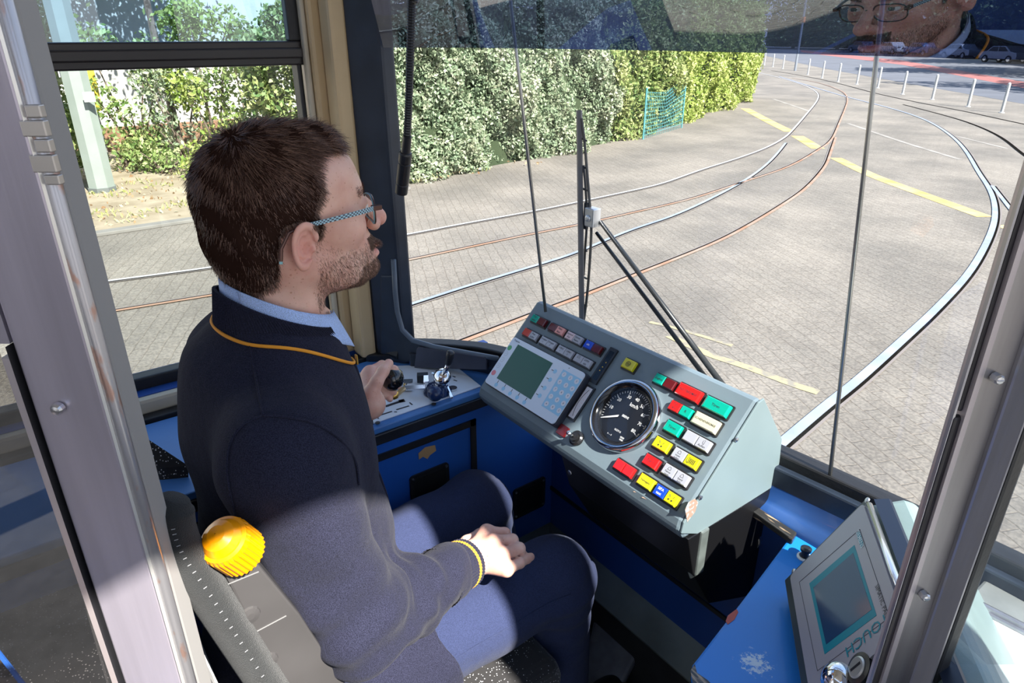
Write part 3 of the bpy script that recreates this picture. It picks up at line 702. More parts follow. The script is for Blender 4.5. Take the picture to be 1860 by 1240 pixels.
m = MB(); A, B = P(733, 706, Z=.772), P(772, 704, Z=.772); d = (B - A).normalized(); n = Vector((-d.y, d.x, 0)) * .008; m.prism([A - n, B - n, B + n, A + n], (0, 0, .003)); m.build('arm', mat('bare_steel', (0.7, 0.68, 0.68), 0.25, 0.9), e)
m = MB(); fr = frame(P(775, 706, Z=.755), (0, 0, 1), d); m.box((-.006, -.014, 0), (.006, .014, .026), 0, fr); fr2 = frame(P(768, 692, Z=.756), (0, 0, 1), d); m.box((-.012, -.008, 0), (.012, .008, .018), 1, fr2); fr3 = frame(P(742, 706, Z=.755), (0, 0, 1), d); m.box((-.010, -.010, 0), (.010, .010, .019), 0, fr3)
m.build('bracket', [chrome, blackp], e, bevel=0.001)
m = MB(); m.tube([P(722, 700, Z=.758), P(734, 708, Z=.770)], .002, 6); m.tube([P(722, 690, Z=.758), P(738, 702, Z=.770)], .002, 6); m.tube([P(722, 700, Z=.758), P(722, 690, Z=.758)], .002, 6); m.build('wire_loop', chrome, e)
kb = P(713, 688, Z=.845)
e = empty('brake_controller', (kb.x, kb.y, .753), 'black ball brake handle held in the driver\'s left hand', 'brake control')
m = MB(); m.lathe([(.003, -.024), (.014, -.019), (.020, -.010), (.0225, .0), (.020, .012), (.013, .019), (.003, .023)], Matrix.Translation(kb), 24); m.build('ball_knob', mat('glossy_black', (0.008, 0.009, 0.011), 0.08, coat=0.5), e, smooth=True)
m = MB(); m.tube([kb, (kb.x, kb.y, .806), P(733, 706, Z=.776)], [.006, .006, .005], 10); m.lathe([(.009, 0), (.009, .010)], Matrix.Translation((kb.x, kb.y, .805)), 14); m.tube([P(733, 706, Z=.776), P(733, 706, Z=.753)], .005, 8); m.build('stem', mat('brass', (0.75, 0.45, 0.10), 0.3, 0.8), e, smooth=True)

# black box mouldings behind the desk under the windscreen
mb = MB(); mb.prism([PL(x, y, nWS, (-1.262, .655, .8)) for x, y in [(756, 634), (760, 630), (880, 648), (884, 655), (884, 672), (752, 668)]], nWS * -0.012)
e_ = mb.build('document_holder', mat('slate_metal', (0.045, 0.05, 0.075), 0.35, var=0.2, vscale=15), bevel=0.002); tag(e_, 'dark flat metal clip strip under the windscreen behind the levers', 'holder')
mb = MB(); mb.prism([(-1.345, .60, .7501), (-1.275, .66, .7501), (-1.10, .785, .7501), (-.98, .85, .7501), (-.90, .88, .7501), (-.90, .80, .7501)][:0] or [(-1.35, .59, .7505), (-1.245, .725, .7505), (-1.165, .788, .7505), (-1.07, .79, .7505), (-1.0, .80, .7505), (-1.0, .855, .7505), (-1.15, .81, .7505), (-1.285, .69, .7505), (-1.36, .66, .7505)], (0, 0, .018))
structure(mb.build('trim_12', blackp, bevel=0.003))

# ------------------------------------------------------------------ front wall, sill
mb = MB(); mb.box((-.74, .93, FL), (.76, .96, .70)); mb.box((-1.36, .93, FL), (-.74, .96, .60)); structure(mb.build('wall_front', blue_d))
mb = MB(); mb.prism([(-1.07, .93, .405), (-.2, .93, .405), (-.2, .926, .405), (-1.07, .926, .405)], (0, 0, .010)); structure(mb.build('trim_13', black))
# sill sheet rising to the windscreen
mb = MB()
sill = [(.905, .702), (.915, .712), (.955, .716), (.972, .735), (.985, .762), (.99, .70)]
for i in range(len(WS) - 1): pass
off = offs(WS, 0.03, 0); inn = [Vector((q.x, min(.905, q.y - .02), 0)) for q in off]
vs = []; n = len(WS)
for k, (t, z) in enumerate(((0, .690), (0, .704), (.12, .712), (.55, .716), (.75, .722), (.92, .748), (1.0, .765))):
    vs += [(q.x + (w.x - q.x) * t, q.y + (w.y - q.y) * t, z) for q, w in zip(inn, off)]
mb.add(vs, [(k * n + i, k * n + i + 1, (k + 1) * n + i + 1, (k + 1) * n + i) for k in range(6) for i in range(n - 1)])
structure(mb.build('trim_14', mat('sill_blue', (0.018, 0.045, 0.13), 0.22, col2=(0.02, 0.075, 0.26), vscale=4, coat=0.3), smooth=True))
mb = MB(); mb.prism([P(x, y, Z=.7125) for x, y in [(1335, 905), (1350, 903), (1448, 966), (1440, 979)]], (0, 0, -.012)); structure(mb.build('trim_15', mat('worn_black_edge', (0.03, 0.03, 0.03), 0.25, col2=(0.45, 0.33, 0.22), vscale=22, lo=.58, hi=.68, stretch=(1, 6, 6)), bevel=0.002))
mb = MB()
def sill_slot(a, b, w):
    A, B = P(*a, Z=.7215), P(*b, Z=.7215); d = (B - A).normalized(); n = Vector((-d.y, d.x, 0)) * w
    poly = []
    for k in range(7): t_ = math.pi / 2 + math.pi * k / 6; poly.append(A + d * w * math.cos(t_) + n * math.sin(t_))
    for k in range(7): t_ = -math.pi / 2 + math.pi * k / 6; poly.append(B + d * w * math.cos(t_) + n * math.sin(t_))
    mb.prism(poly, (0, 0, .001))
sill_slot((1412, 868), (1465, 895), .012)
structure(mb.build('trim_16', mat('slot_black', (0.002, 0.002, 0.002), 0.8)))

# pressure gauge in the front wall
gq = P(1361, 970, Y=.93)
e = empty('pressure_gauge', gq, 'round chrome-rimmed pressure gauge in the dark blue wall below the sill', 'gauge')
fr = frame(gq, (0, -1, 0), (1, 0, 0))
m = MB(); m.lathe([(.027, 0), (.027, .006), (.0255, .009), (.023, .007), (.023, 0)], fr, 32); m.build('rim', chrome, e, smooth=True)
m = MB(); m.lathe([(.0232, 0), (.0232, .0035)], fr, 32); gd = m.build('dial', mat('gauge_face', (0.62, 0.60, 0.68), 0.4), e)
m = MB()
for k in range(25):
    a = math.radians(-135 + 270 * k / 24); L = .004 if k % 4 == 0 else .0022
    m.box((-.0003, .0195 - L, .0036), (.0003, .0195, .0038), 0, fr @ Matrix.Rotation(a, 4, 'Z'))
for k, s in enumerate('0246810'): pass
for k in range(6): 
    a = math.radians(135 - 54 * k); glyphs(str(k * 2), .0045, fr @ Matrix.Translation((-.0125 * math.sin(a), .0125 * math.cos(a), .0037)), m, 0)
glyphs('bar', .0045, fr @ Matrix.Translation((0, -.009, .0037)), m, 0)
m.box((-.0005, -.004, .004), (.0005, .015, .0044), 0, fr @ Matrix.Rotation(math.radians(120), 4, 'Z')); m.lathe([(.002, .0036), (.002, .0055)], fr, 12)
m.build('scale', mat('ink', (0, 0, 0)), gd)

# metal edging at the foot of the walls, foot plates
mb = MB(); mb.prism([(-1.07, .93, .262), (-1.07, .875, .250), (-1.07, .875, .254), (-1.07, .93, .30)], (1.5, 0, 0)); mb.prism([(-1.07, .2, .30), (-1.07, .2, .262), (-1.02, .2, .250), (-1.02, .2, .254)], (0, .73, 0))
for k in range(12): mb.lathe([(.004, 0), (.003, .002)], Matrix.Translation((-1.0 + k * .06, .905, .276)), 8)
structure(mb.build('trim_17', greym))
mb = MB(); mb.prism([(-1.07, .93, FL), (-1.07, .885, FL), (-1.07, .885, .25), (-1.07, .93, .262)], (1.4, 0, 0)); structure(mb.build('trim_18', floorm))
padm = mat('footplate_grey', (0.12, 0.125, 0.14), 0.75, var=0.15, vscale=30)
def footplate(px, z, label):
    A = [P(x, y, Z=z) for x, y in px]
    c = sum(A, Vector()) / len(A)
    A = [q + Vector((0, 0, (q.y - c.y) * 0.45)) for q in A]
    m = MB(); m.prism(A, (0, 0, -.03)); m.prism([c + (q - c) * .5 + Vector((0, 0, -.03)) for q in A], (0, 0, -(c.z - .03 - FL)))
    tag(m.build('foot_rest', padm, bevel=0.008), label, 'foot rest')
footplate([(1082, 1110), (1112, 1090), (1168, 1112), (1188, 1132), (1188, 1146), (1120, 1245), (1060, 1290), (1040, 1270)], .17, 'grey rounded foot plate nearest the camera on the cab floor')
footplate([(1000, 1010), (1050, 1022), (1105, 1060), (1112, 1084), (1076, 1104), (1030, 1120), (985, 1090)], .175, 'second foot plate behind the right knee, partly hidden')
mb = MB(); mb.tube(catmull([P(1066, 1150, Z=.12), P(1085, 1118, Z=.13), P(1110, 1098, Z=.13), P(1150, 1092, Z=.12)], 6), .004, 8); tag(mb.build('floor_cable', black), 'thin black cable lying between the two foot plates', 'cable')

# rods of the roller blind
def rod(x0, y0, x1, y1, Y, label, base=True, bend=0):
    A = P(x0, y0, Y=Y); Bq = P(x1, y1, Y=Y); d = Bq - A; Bq = A + d * (2.0 - A.z) / d.z
    e = empty('blind_guide_rod', A, label, 'rod')
    m = MB(); m.tube([A, Bq], .0032, 10); m.build('rod', mat('rod_steel', (0.42, 0.42, 0.40), 0.3, 0.9), e, smooth=True)
    if base:
        m = MB(); m.box((A.x - .007, A.y - .007, A.z - .012), (A.x + .007, A.y + .007, A.z + .012)); m.lathe([(.006, 0), (.005, .012)], Matrix.Translation((A.x, A.y, A.z + .01)), 10); m.lathe([(.004, 0), (.004, .05)], Matrix.Translation((A.x, A.y, A.z - .055)), 8); m.build('clamp', mat('grey_clamp', (0.45, 0.50, 0.52), 0.4, 0.3), e, bevel=0.002)
rod(1503, 905, 1604, 0, .955, 'steel guide rod rising from the sill right of the console')
rod(991, 566, 927, 0, .835, 'thin steel guide rod behind the top left corner of the console', False)

# gooseneck microphone
e = empty('gooseneck_microphone', P(748, 0, Y=.60) + Vector((0, 0, .5)), 'black gooseneck microphone hanging in front of the windscreen', 'microphone')
gp = [P(749, 0, Y=.60) + Vector((.0, 0, .5)), P(749, -60, Y=.60), P(748, 0, Y=.60), P(745, 100, Y=.60), P(742, 200, Y=.60), P(737, 280, Y=.60)]
pts = catmull(gp, 40); pts = [q for q in pts]
rr = [.0062 + (.0009 if i % 2 else 0) for i in range(len(pts))]
m = MB(); m.tube(pts, rr, 12); m.build('gooseneck', mat('gooseneck_black', (0.012, 0.012, 0.013), 0.3), e)
a, b = P(737, 276, Y=.60), P(729, 350, Y=.60); d = (b - a).normalized(); L = (b - a).length
m = MB(); m.lathe([(.0075, -.03), (.0085, 0), (.0105, .001), (.0118, .004), (.0118, .018), (.0108, .019), (.0108, .021), (.0118, .022), (.0118, L - .022), (.0110, L - .021), (.0110, L - .019), (.0118, L - .018), (.0115, L), (.009, L + .001)], frame(a, d, (1, 0, 0)), 24); m.build('microphone_head', mat('mic_black', (0.015, 0.015, 0.017), 0.32), e, smooth=False)

# wiper outside the glass
e = empty('windscreen_wiper', P(1322, 712, Y=1.01), 'black windscreen wiper with upright blade and double arm', 'wiper')
wb0, wb1, wc = P(1052, 200, Y=.955), P(1057, 596, Y=.935), P(1075, 395, Y=.955)
rub = mat('wiper_black', (0.02, 0.022, 0.025), 0.35, 0.2)
m = MB(); m.tube([wb0, wb1], .0060, 6); m.tube([wb0 + Vector((.004, 0, 0)), wb1 + Vector((.004, 0, 0))], .0025, 6); m.build('blade', mat('blade_grey', (0.10, 0.10, 0.11), 0.5), e)
m = MB()
sp = [P(1056, 215, Y=.955), P(1062, 260, Y=.955), P(1067, 320, Y=.955), P(1072, 380, Y=.955), P(1074, 420, Y=.955), P(1071, 480, Y=.950), P(1066, 540, Y=.945), P(1060, 585, Y=.94)]
m.tube(catmull(sp, 4), .0028, 6); sp2 = [P(1060, 300, Y=.955), P(1064, 345, Y=.955), P(1066, 400, Y=.955), P(1063, 450, Y=.955), P(1060, 500, Y=.95)]
m.tube(catmull(sp2, 4), .0026, 6)
for t in (250, 300, 340, 450, 500, 550): m.tube([P(1054, t, Y=.955), P(1066, t + 6, Y=.955)], .0022, 6)
m.build('spring_frame', rub, e)
m = MB(); fr = frame(wc, (0, -1, 0), (1, 0, 0)); m.box((-.012, -.018, -.012), (.014, .020, .010), 0, fr); m.box((-.022, -.028, -.004), (-.012, .028, .004), 1, fr); m.lathe([(.007, 0), (.007, .014), (.003, .015)], fr, 12, 0); m.build('hinge', [mat('wiper_joint', (0.55, 0.57, 0.60), 0.3, 0.8), rub], e, bevel=0.002)
m = MB(); m.tube([P(1090, 402, Y=.965), P(1330, 722, Y=1.0)], [.0042, .006], 8); m.build('arm', rub, e, smooth=True)
m = MB(); m.tube([P(1083, 422, Y=.965), P(1300, 710, Y=1.0)], [.0036, .005], 8); m.build('arm', rub, e, smooth=True)
# ------------------------------------------------------------------ instrument console
T = math.radians(46); CN = Vector((0, -math.sin(T), math.cos(T))); CU = Vector((0, math.cos(T), math.sin(T))); CX = Vector((1, 0, 0))
CO = Vector((-.502, .699, .78))
cgrey = mat('console_grey', (0.150, 0.198, 0.230), 0.42, var=0.05, vscale=10, bump=0.05, bscale=200)
cgrey2 = mat('console_side_grey', (0.17, 0.225, 0.24), 0.42, var=0.04, vscale=8)
con = empty('instrument_console', (-.77, .80, .70), 'grey instrument console with speedometer, screen and coloured buttons', 'console')
def CP(x, y, h=0.0): return PL(x, y, CN, CO + CN * h)
def CF(q): return frame(q, CN, CX)
x0, x1 = -1.040, -.504
prof = [(.708, .742), (.694, .765), (.699, .782), (.8475, .9365), (.860, .938), (.935, .838), (.948, .742)]
m = MB(); m.prism([(x0, y, z) for y, z in prof], (x1 - x0, 0, 0)); m.build('housing', cgrey, con, bevel=0.006)
m = MB(); sp = [(.744, .738), (.697, .762), (.700, .781), (.8485, .9365), (.862, .939), (.937, .838), (.950, .742)]
m.prism([(x1, y, z) for y, z in sp], (.0035, 0, 0)); sidep = m.build('side_panel', cgrey2, con, bevel=0.001)
m = MB()
for (x, y) in ((1337, 798), (1272, 903)):
    q = P(x, y, X=x1 + .0035); m.lathe([(.004, 0), (.0035, .002), (.001, .003)], frame(q, (1, 0, 0), (0, 1, 0)), 12)
m.build('screw', steelscrew, sidep)
# scuffed rusty corner
m = MB()
for (pl, c) in (([(1244, 925), (1250, 912), (1262, 905), (1268, 912), (1262, 930), (1254, 940), (1248, 948)], 0),):
    m.prism([P(x, y, X=x1 + .0036) for x, y in pl], (.0004, 0, 0))
m.build('worn_patch', mat('worn_rust', (0.30, 0.20, 0.15), 0.8, col2=(0.38, 0.42, 0.42), vscale=120, lo=.5, hi=.56), sidep)
m = MB()
for pl in ([(1150, 893), (1160, 886), (1172, 890), (1170, 897)], [(1128, 873), (1136, 869), (1145, 875), (1138, 878)], [(1190, 868), (1197, 866), (1200, 871), (1193, 873)], [(1118, 868), (1124, 866), (1127, 870)], [(1165, 903), (1180, 899), (1178, 908)]):
    m.prism([CP(x, y, .0001) for x, y in pl], CN * .0004)
m.build('worn_patch', mat('worn_primer', (0.55, 0.36, 0.26), 0.8), con)

KG, KR, KDR, KW, KY, KB, KC, KP = [(0.0, 0.36, 0.26), (0.75, 0.012, 0.012), (0.10, 0.006, 0.008), (0.40, 0.41, 0.46), (0.62, 0.56, 0.012), (0.01, 0.06, 0.55), (0.66, 0.62, 0.42), (0.75, 0.32, 0.28)]
KPW = (0.70, 0.55, 0.58); KRO = (0.50, 0.04, 0.02)
ink = mat('ink', (0.02, 0.02, 0.03), 0.5); inkw = mat('white_ink', (0.85, 0.85, 0.85), 0.5)
cn = {KG: 'green', KR: 'red', KDR: 'darkred', KW: 'white', KY: 'yellow', KB: 'blue', KC: 'cream', KP: 'pink', KPW: 'pinkwhite', KRO: 'orange_red'}
housem = mat('button_bezel', (0.02, 0.02, 0.022), 0.3)
def capmat(c): return mat('button_' + cn[c], c, 0.22, coat=0.4)
def button(px, py, caps, w=.024, h=.021, ht=.011):
    q = CP(px, py); fr = CF(q); n = len(caps); W = w * n
    hb = MB(); plate(hb, fr, rrect(W + .006, h + .006, .002), 0, .004)
    b = hb.build('push_button', housem, con, bevel=0.0008)
    for i, (c, kind, txt) in enumerate(caps):
        cx = (i - (n - 1) / 2) * w
        f2 = fr @ Matrix.Translation((cx, 0, 0)); m = MB()
        a = [(-w / 2 + .0004, -h / 2), (w / 2 - .0004, -h / 2), (w / 2 - .0004, h / 2), (-w / 2 + .0004, h / 2)]
        t = [(x * .88, y * .88) for x, y in a]
        vs = [f2 @ Vector((x, y, .003)) for x, y in a] + [f2 @ Vector((x, y, ht - .0015)) for x, y in a] + [f2 @ Vector((x, y, ht)) for x, y in t]
        m.add(vs, [(3, 2, 1, 0)] + [(k, (k + 1) % 4, 4 + (k + 1) % 4, 4 + k) for k in range(4)] + [(4 + k, 4 + (k + 1) % 4, 8 + (k + 1) % 4, 8 + k) for k in range(4)] + [(8, 9, 10, 11)], 0)
        g = f2 @ Matrix.Translation((0, 0, ht + .0002)); im = 1
        lines = txt.split('|') if txt else []
        if kind == 'T':
            s = .0062 if len(lines) < 3 else .0052
            mx_ = max(len(t_) for t_ in lines); s = min(s, w * 1.45 / max(mx_, 1))
            for k, t_ in enumerate(lines): glyphs(t_, s, g @ Matrix.Translation((0, ((len(lines) - 1) / 2 - k) * s * 1.15, 0)), m, im, bold=.01)
        elif kind == 'L':   # lamp symbol over text
            m.tube([g @ Vector((-.003, .001, 0)), g @ Vector((-.002, .005, 0)), g @ Vector((0, .0065, 0)), g @ Vector((.002, .005, 0)), g @ Vector((.003, .001, 0)), g @ Vector((-.003, .001, 0))], .00022, 4, im)
            for k, t_ in enumerate(lines): glyphs(t_, .0042, g @ Matrix.Translation((0, -.0025 - k * .0042, 0)), m, im)
        elif kind == 'S':   # speaker
            m.tube([g @ Vector((-.001, .001, 0)), g @ Vector((-.001, .005, 0)), g @ Vector((.002, .007, 0)), g @ Vector((.002, -.001, 0)), g @ Vector((-.001, .001, 0))], .0002, 4, im)
            for k, t_ in enumerate(lines): glyphs(t_, .005, g @ Matrix.Translation((0, -.004, 0)), m, im)
        elif kind == 'H':   # head lamp
            m.tube([g @ Vector((-.004, -.005, 0)), g @ Vector((-.004, .005, 0)), g @ Vector((-.007, .003, 0)), g @ Vector((-.008, 0, 0)), g @ Vector((-.007, -.003, 0)), g @ Vector((-.004, -.005, 0))], .0003, 4, im)
            for k in range(4): m.box((-.002 + k * .0025, -.004, 0), (-.0012 + k * .0025, .004, .0003), im, g)
        elif kind == 'O':   # ring with bar
            m.lathe([(.0042, 0), (.0050, 0), (.0050, .0003), (.0042, .0003)], g, 20, im, closed=True); m.lathe([(.0020, 0), (.0026, 0), (.0026, .0003), (.0020, .0003)], g, 16, im, closed=True)
            m.box((-.002, -.0004, 0), (.002, .0004, .0003), im, g)
        elif kind == 'D':   # dots and strokes
            for (dx, dy) in ((-.003, -.003), (.003, -.003)): m.lathe([(.0013, 0), (.0013, .0003)], g @ Matrix.Translation((dx, dy, 0)), 8, im)
            m.tube([g @ Vector((-.005, .005, 0)), g @ Vector((-.002, .001, 0))], .0003, 4, im); m.tube([g @ Vector((.005, .005, 0)), g @ Vector((.003, .001, 0))], .0003, 4, im)
        o = m.build('button_cap', [capmat(c), inkw if c in (KB,) else ink], b, bevel=0)
button(982.3, 585.2, [(KG, 'T', 'Tür|links'), (KDR, '', '')], .0215, .0155)
button(1014.9, 601.2, [(KDR, '', ''), (KP, 'T', 'Not|Aus')], .0215, .0155)
button(1046.4, 617.1, [(KPW, 'T', 'Sammel|Aus'), (KW, 'T', 'Fahrer|Raum')], .0215, .0155)
button(1080.7, 633.6, [(KB, 'T', 'ein'), (KDR, '', '')], .0215, .0155)
button(967.4, 610.3, [(KRO, '', ''), (KW, 'T', 'Aus|Licht')], .0215, .0155)
button(998.8, 625.8, [(KW, 'T', 'Gruppe|1'), (KW, 'T', 'Gruppe|2')], .0215, .0155)
button(1030.3, 642.3, [(KW, 'T', 'Lüfter|1'), (KW, 'T', 'Lüfter|2')], .0215, .0155)
button(1062.3, 658.7, [(KW, 'L', ''), (KW, 'T', 'Licht|ein')], .0215, .0155)
button(1146.3, 665.6, [(KY, 'O', '')], .027, .0185)
button(1211, 696.8, [(KG, 'T', 'Zugbus'), (KDR, '', '')], .022, .0165)
button(1254.8, 716.7, [(KR, 'T', 'NOTBREMSE')], .047, .0205)
button(1304.6, 741.5, [(KG, 'T', 'Türen')], .047, .0205)
button(1240, 747, [(KR, 'T', 'Tür|R.f'), (KG, 'T', 'R')], .022, .0165)
button(1285.3, 770.4, [(KC, 'T', 'SCHIENENBREMSE')], .047, .0205)
button(1225.9, 780.7, [(KG, 'T', 'Türen')], .031, .0185)
button(1269.8, 804, [(KW, '', ''), (KW, 'S', 'Außen')], .0245, .0175)
button(1205.7, 810.4, [(KY, 'D', '')], .031, .0185)
button(1249, 835.5, [(KW, 'L', 'innen|außen'), (KY, 'H', '')], .0245, .0175)
button(1187, 841.4, [(KR, 'T', 'Tür 1')], .029, .0175)
button(1231, 865, [(KW, 'L', 'Fahrer|raum'), (KW, 'L', 'Stand|licht')], .0245, .0175)
button(1138, 853, [(KR, '', ''), (KR, '', '')], .020, .0175)
button(1177.6, 878, [(KY, 'T', 'Türfreigabe')], .030, .0185)
button(1214, 902, [(KB, 'T', 'SIFA|test'), (KY, 'D', '')], .0225, .0180)
# indicator strip and level meter
fr = CF(CP(1098.5, 666)); m = MB(); plate(m, fr, rrect(.019, .075, .001), 0, .006, 0); plate(m, fr, rrect(.011, .062, .001), .006, .0062, 1)
for k, dy in enumerate((-.012, -.004, .006)): m.box((-.001 + k * .001, dy, .0062), (.001 + k * .001, dy + .0018, .0064), 2, fr)
m.build('indicator_strip', [housem, mat('strip_dark', (0.006, 0.006, 0.006), 0.15), mat('amber_mark', (0.8, 0.5, 0.05), 0.4)], con)
fr = CF(CP(1057, 733)); m = MB(); plate(m, fr, rrect(.021, .072, .001), 0, .005, 0); plate(m, fr, rrect(.014, .064, .0008), .005, .0054, 1)
arc = [fr @ Vector((-.0045 + .006 * math.sin(math.pi * t / 14) ** 1.0 * -1 + .006, -.028 + .056 * t / 14, .0056)) for t in range(15)]
m.tube(arc, .0004, 4, 2)
for k in range(9): m.box((.002, -.026 + k * .0065, .0054), (.004, -.0257 + k * .0065, .0056), 3, fr)
m.build('level_meter', [housem, mat('meter_white', (0.70, 0.69, 0.72), 0.35), ink, mat('red_ink', (0.7, 0.1, 0.1), 0.5)], con)
# key switch with red lamp
fr = CF(CP(1024, 783)); m = MB(); plate(m, fr, rrect(.022, .020, .002), 0, .006, 0); m.build('warning_lamp', capmat(KDR), con, bevel=.001)
kq = CP(1049, 797); fr = CF(kq); m = MB(); m.lathe([(.014, 0), (.014, .006), (.011, .009), (.008, .009), (.008, .014), (.003, .0145)], fr, 24); kl = m.build('key_lock', mat('lock_black', (0.02, 0.02, 0.022), 0.25, 0.3), con)
m = MB(); ka = kq + CN * .012; kz = P(1031, 785, Y=ka.y - .012); m.tube([ka, ka.lerp(kz, .5), kz], [.003, .0035, .004], 8); m.build('key', chrome, kl, smooth=True)

# speedometer
sq = CP(1137, 756.5); fr = CF(sq)
R = .0665
m = MB(); m.lathe([(R, 0), (R, .010), (R - .003, .015), (R - .010, .016), (R - .012, .014), (R - .012, 0)], fr, 64, closed=True); m.build('speedometer_rim', mat('dark_chrome', (0.55, 0.55, 0.57), 0.12, 1.0), con, smooth=True)
m = MB(); m.lathe([(R - .009, .0166), (R - .0165, .012), (R - .0185, .004), (R - .0185, .003)], fr, 64, closed=True); m.build('speedometer_ring', mat('ring_black', (0.01, 0.01, 0.012), 0.12), con, smooth=True)
m = MB(); m.lathe([(R - .018, .002), (R - .018, .004)], fr, 64); sd_ = m.build('speedometer_dial', mat('dial_black', (0.012, 0.013, 0.017), 0.3), con)
m = MB(); RR = R - .0195
def ang(v): return math.radians(-141 + 0)  # placeholder kept for clarity
def dir_px(x, y):
    q = CP(x, y, .004); l = fr.inverted() @ q; return math.atan2(l.y, l.x)
# measured positions of the tick ends on the dial
A_ = {0: (1095, 758), 10: (1106, 736), 20: (1123, 720), 30: (1145, 713), 40: (1165, 717), 50: (1179, 732), 60: (1181, 754), 70: (1172, 776), 80: (1156, 793)}
AN = {k: dir_px(*v) for k, v in A_.items()}
seq = [AN[k] for k in sorted(AN)]
for i in range(1, len(seq)):
    while seq[i] > seq[i - 1]: seq[i] -= 2 * math.pi
for k in range(0, 41):
    v = k * 2; i = min(v // 10, 7); t = (v - i * 10) / 10; a = seq[i] * (1 - t) + seq[i + 1] * t
    big = v % 10 == 0; L = .0065 if big else .0035
    if v > 50 and not big: L = .0015
    m.box((RR - .0005 - L, -.0006 if big else -.0004, .0041), (RR - .0005, .0006 if big else .0004, .0044), 0, fr @ Matrix.Rotation(a, 4, 'Z'))
    if big and v > 0: glyphs(str(v), .0085, fr @ Matrix.Translation(((RR - .0125) * math.cos(a), (RR - .0125) * math.sin(a), .0042)), m, 0, bold=.012)
def lab(txt, x, y, s, b=.01): l = fr.inverted() @ CP(x, y, .004); glyphs(txt, s, fr @ Matrix.Translation((l.x, l.y, .0042)), m, 0, bold=b)
lab('km/h', 1152, 737.5, .0095); lab('IIIIIIVS', 1136, 757, .0058, .03)
lab('062916', 1122, 782, .005); lab('0 - - 0', 1107, 788, .004); lab('IIIIIIIII', 1130, 795, .0038, .03); lab('IIIIIIII', 1128, 799, .0038, .03)
m.build('speedometer_scale', inkw, sd_)
m = MB(); tip = fr.inverted() @ CP(1093.5, 757.5, .006); a = math.atan2(tip.y, tip.x); fm = fr @ Matrix.Rotation(a, 4, 'Z')
m.add([fm @ Vector(q) for q in ((.010, -.0018, .0065), (.036, -.0012, .0065), (.046, -.0004, .0065), (.046, .0004, .0065), (.036, .0014, .0065), (.012, .0018, .0065))], [(0, 1, 2, 3, 4, 5)], 0)
m.build('needle', [inkw, housem], sd_)
m = MB(); m.lathe([(R - .0166, .0118), (.03, .0135), (.0005, .014)], fr, 48, closed=True); m.build('speedometer_glass', glassmat('dial_glass', (0.97, 0.97, 0.97), 0.02), con, smooth=True)

# screen unit
h_ = .018
qa, qb, qc, qd = [CP(x, y, h_) for x, y in ((934, 612), (1064, 678), (1006, 773), (881, 693))]
cu = (qa + qb + qc + qd) / 4; ax = ((qb - qa) + (qc - qd)).normalized(); W = ((qb - qa).length + (qc - qd).length) / 2; Hh = ((qa - qd).length + (qb - qc).length) / 2
fr = frame(cu, CN, ax)
m = MB(); plate(m, fr, rrect(W + .004, Hh + .004, .008), -h_ - .002, -.001); un = m.build('screen_unit', mat('unit_dark', (0.03, 0.035, 0.05), 0.35), con, bevel=.002)
m = MB(); plate(m, fr, rrect(W, Hh, .007), -.001, .0015, 0)
def UL(x, y): l = fr.inverted() @ PL(x, y, CN, cu); return l.x, l.y
g = [UL(*q) for q in ((942, 626), (1005, 660), (965, 726), (903, 687))]
plate(m, fr, g[::-1], .0015, .0018, 1)
kp = [UL(*q) for q in ((1024, 671), (1058, 690), (1015, 757), (984, 737))]
plate(m, fr, kp[::-1], .0015, .0017, 2)
def oval(px, py, rx, mi, z=.0018, ry=None):
    l = UL(px, py); mm = fr @ Matrix.Translation((l[0], l[1], 0)) @ Matrix.Diagonal((rx, ry or rx, 1, 1)); m.lathe([(1, z - .0003), (1, z)], mm, 14, mi)
for i in range(5):
    for j in range(3):
        t, s = (i + .5) / 5, (j + .5) / 3
        x = 1024 + (984 - 1024) * t + (1058 - 1024) * s; y = 671 + (737 - 671) * t + (690 - 671) * s
        oval(x, y, .0052, 3, .0021)
        l = UL(x, y); glyphs('123456789*0#ABC'[i * 3 + j], .005, fr @ Matrix.Translation((l[0], l[1], .0023)), m, 4)
for (x, y) in ((1009, 675), (1000, 690), (990, 705), (981, 719)):
    oval(x, y, .0045, 2); l = UL(x, y); m.box((-.010, -.0006, .0016), (-.004, .0006, .0019), 4, fr @ Matrix.Translation((l[0], l[1], 0)))
for (x, y) in ((902, 699), (915, 706), (927, 715), (940, 722), (953, 731)):
    oval(x, y, .0045, 2); l = UL(x, y); m.box((-.0006, .004, .0016), (.0006, .010, .0019), 4, fr @ Matrix.Translation((l[0], l[1], 0)))
oval(926.5, 632, .0056, 5); oval(897.5, 677, .0058, 6)
for (x, y) in ((920, 642.5), (913, 653), (906, 664)): oval(x, y, .0053, 7, .0017); oval(x, y, .0047, 0, .0019); l = UL(x, y); glyphs('A', .005, fr @ Matrix.Translation((l[0], l[1], .0021)), m, 7)
oval(1034.5, 669, .0009, 4)
l = UL(938, 619); glyphs('Trapeze', .0055, fr @ Matrix.Translation((l[0] + .004, l[1], .0019)), m, 4)
m.build('screen_front', [mat('unit_white', (0.66, 0.74, 0.85), 0.28), mat('lcd_green', (0.015, 0.085, 0.045), 0.15), mat('key_blue', (0.32, 0.60, 0.82), 0.35), mat('key_white', (0.72, 0.74, 0.82), 0.35), ink, mat('key_green', (0.10, 0.40, 0.16), 0.35), mat('key_pink', (0.75, 0.22, 0.26), 0.35), mat('key_grey', (0.50, 0.52, 0.55), 0.35)], un)

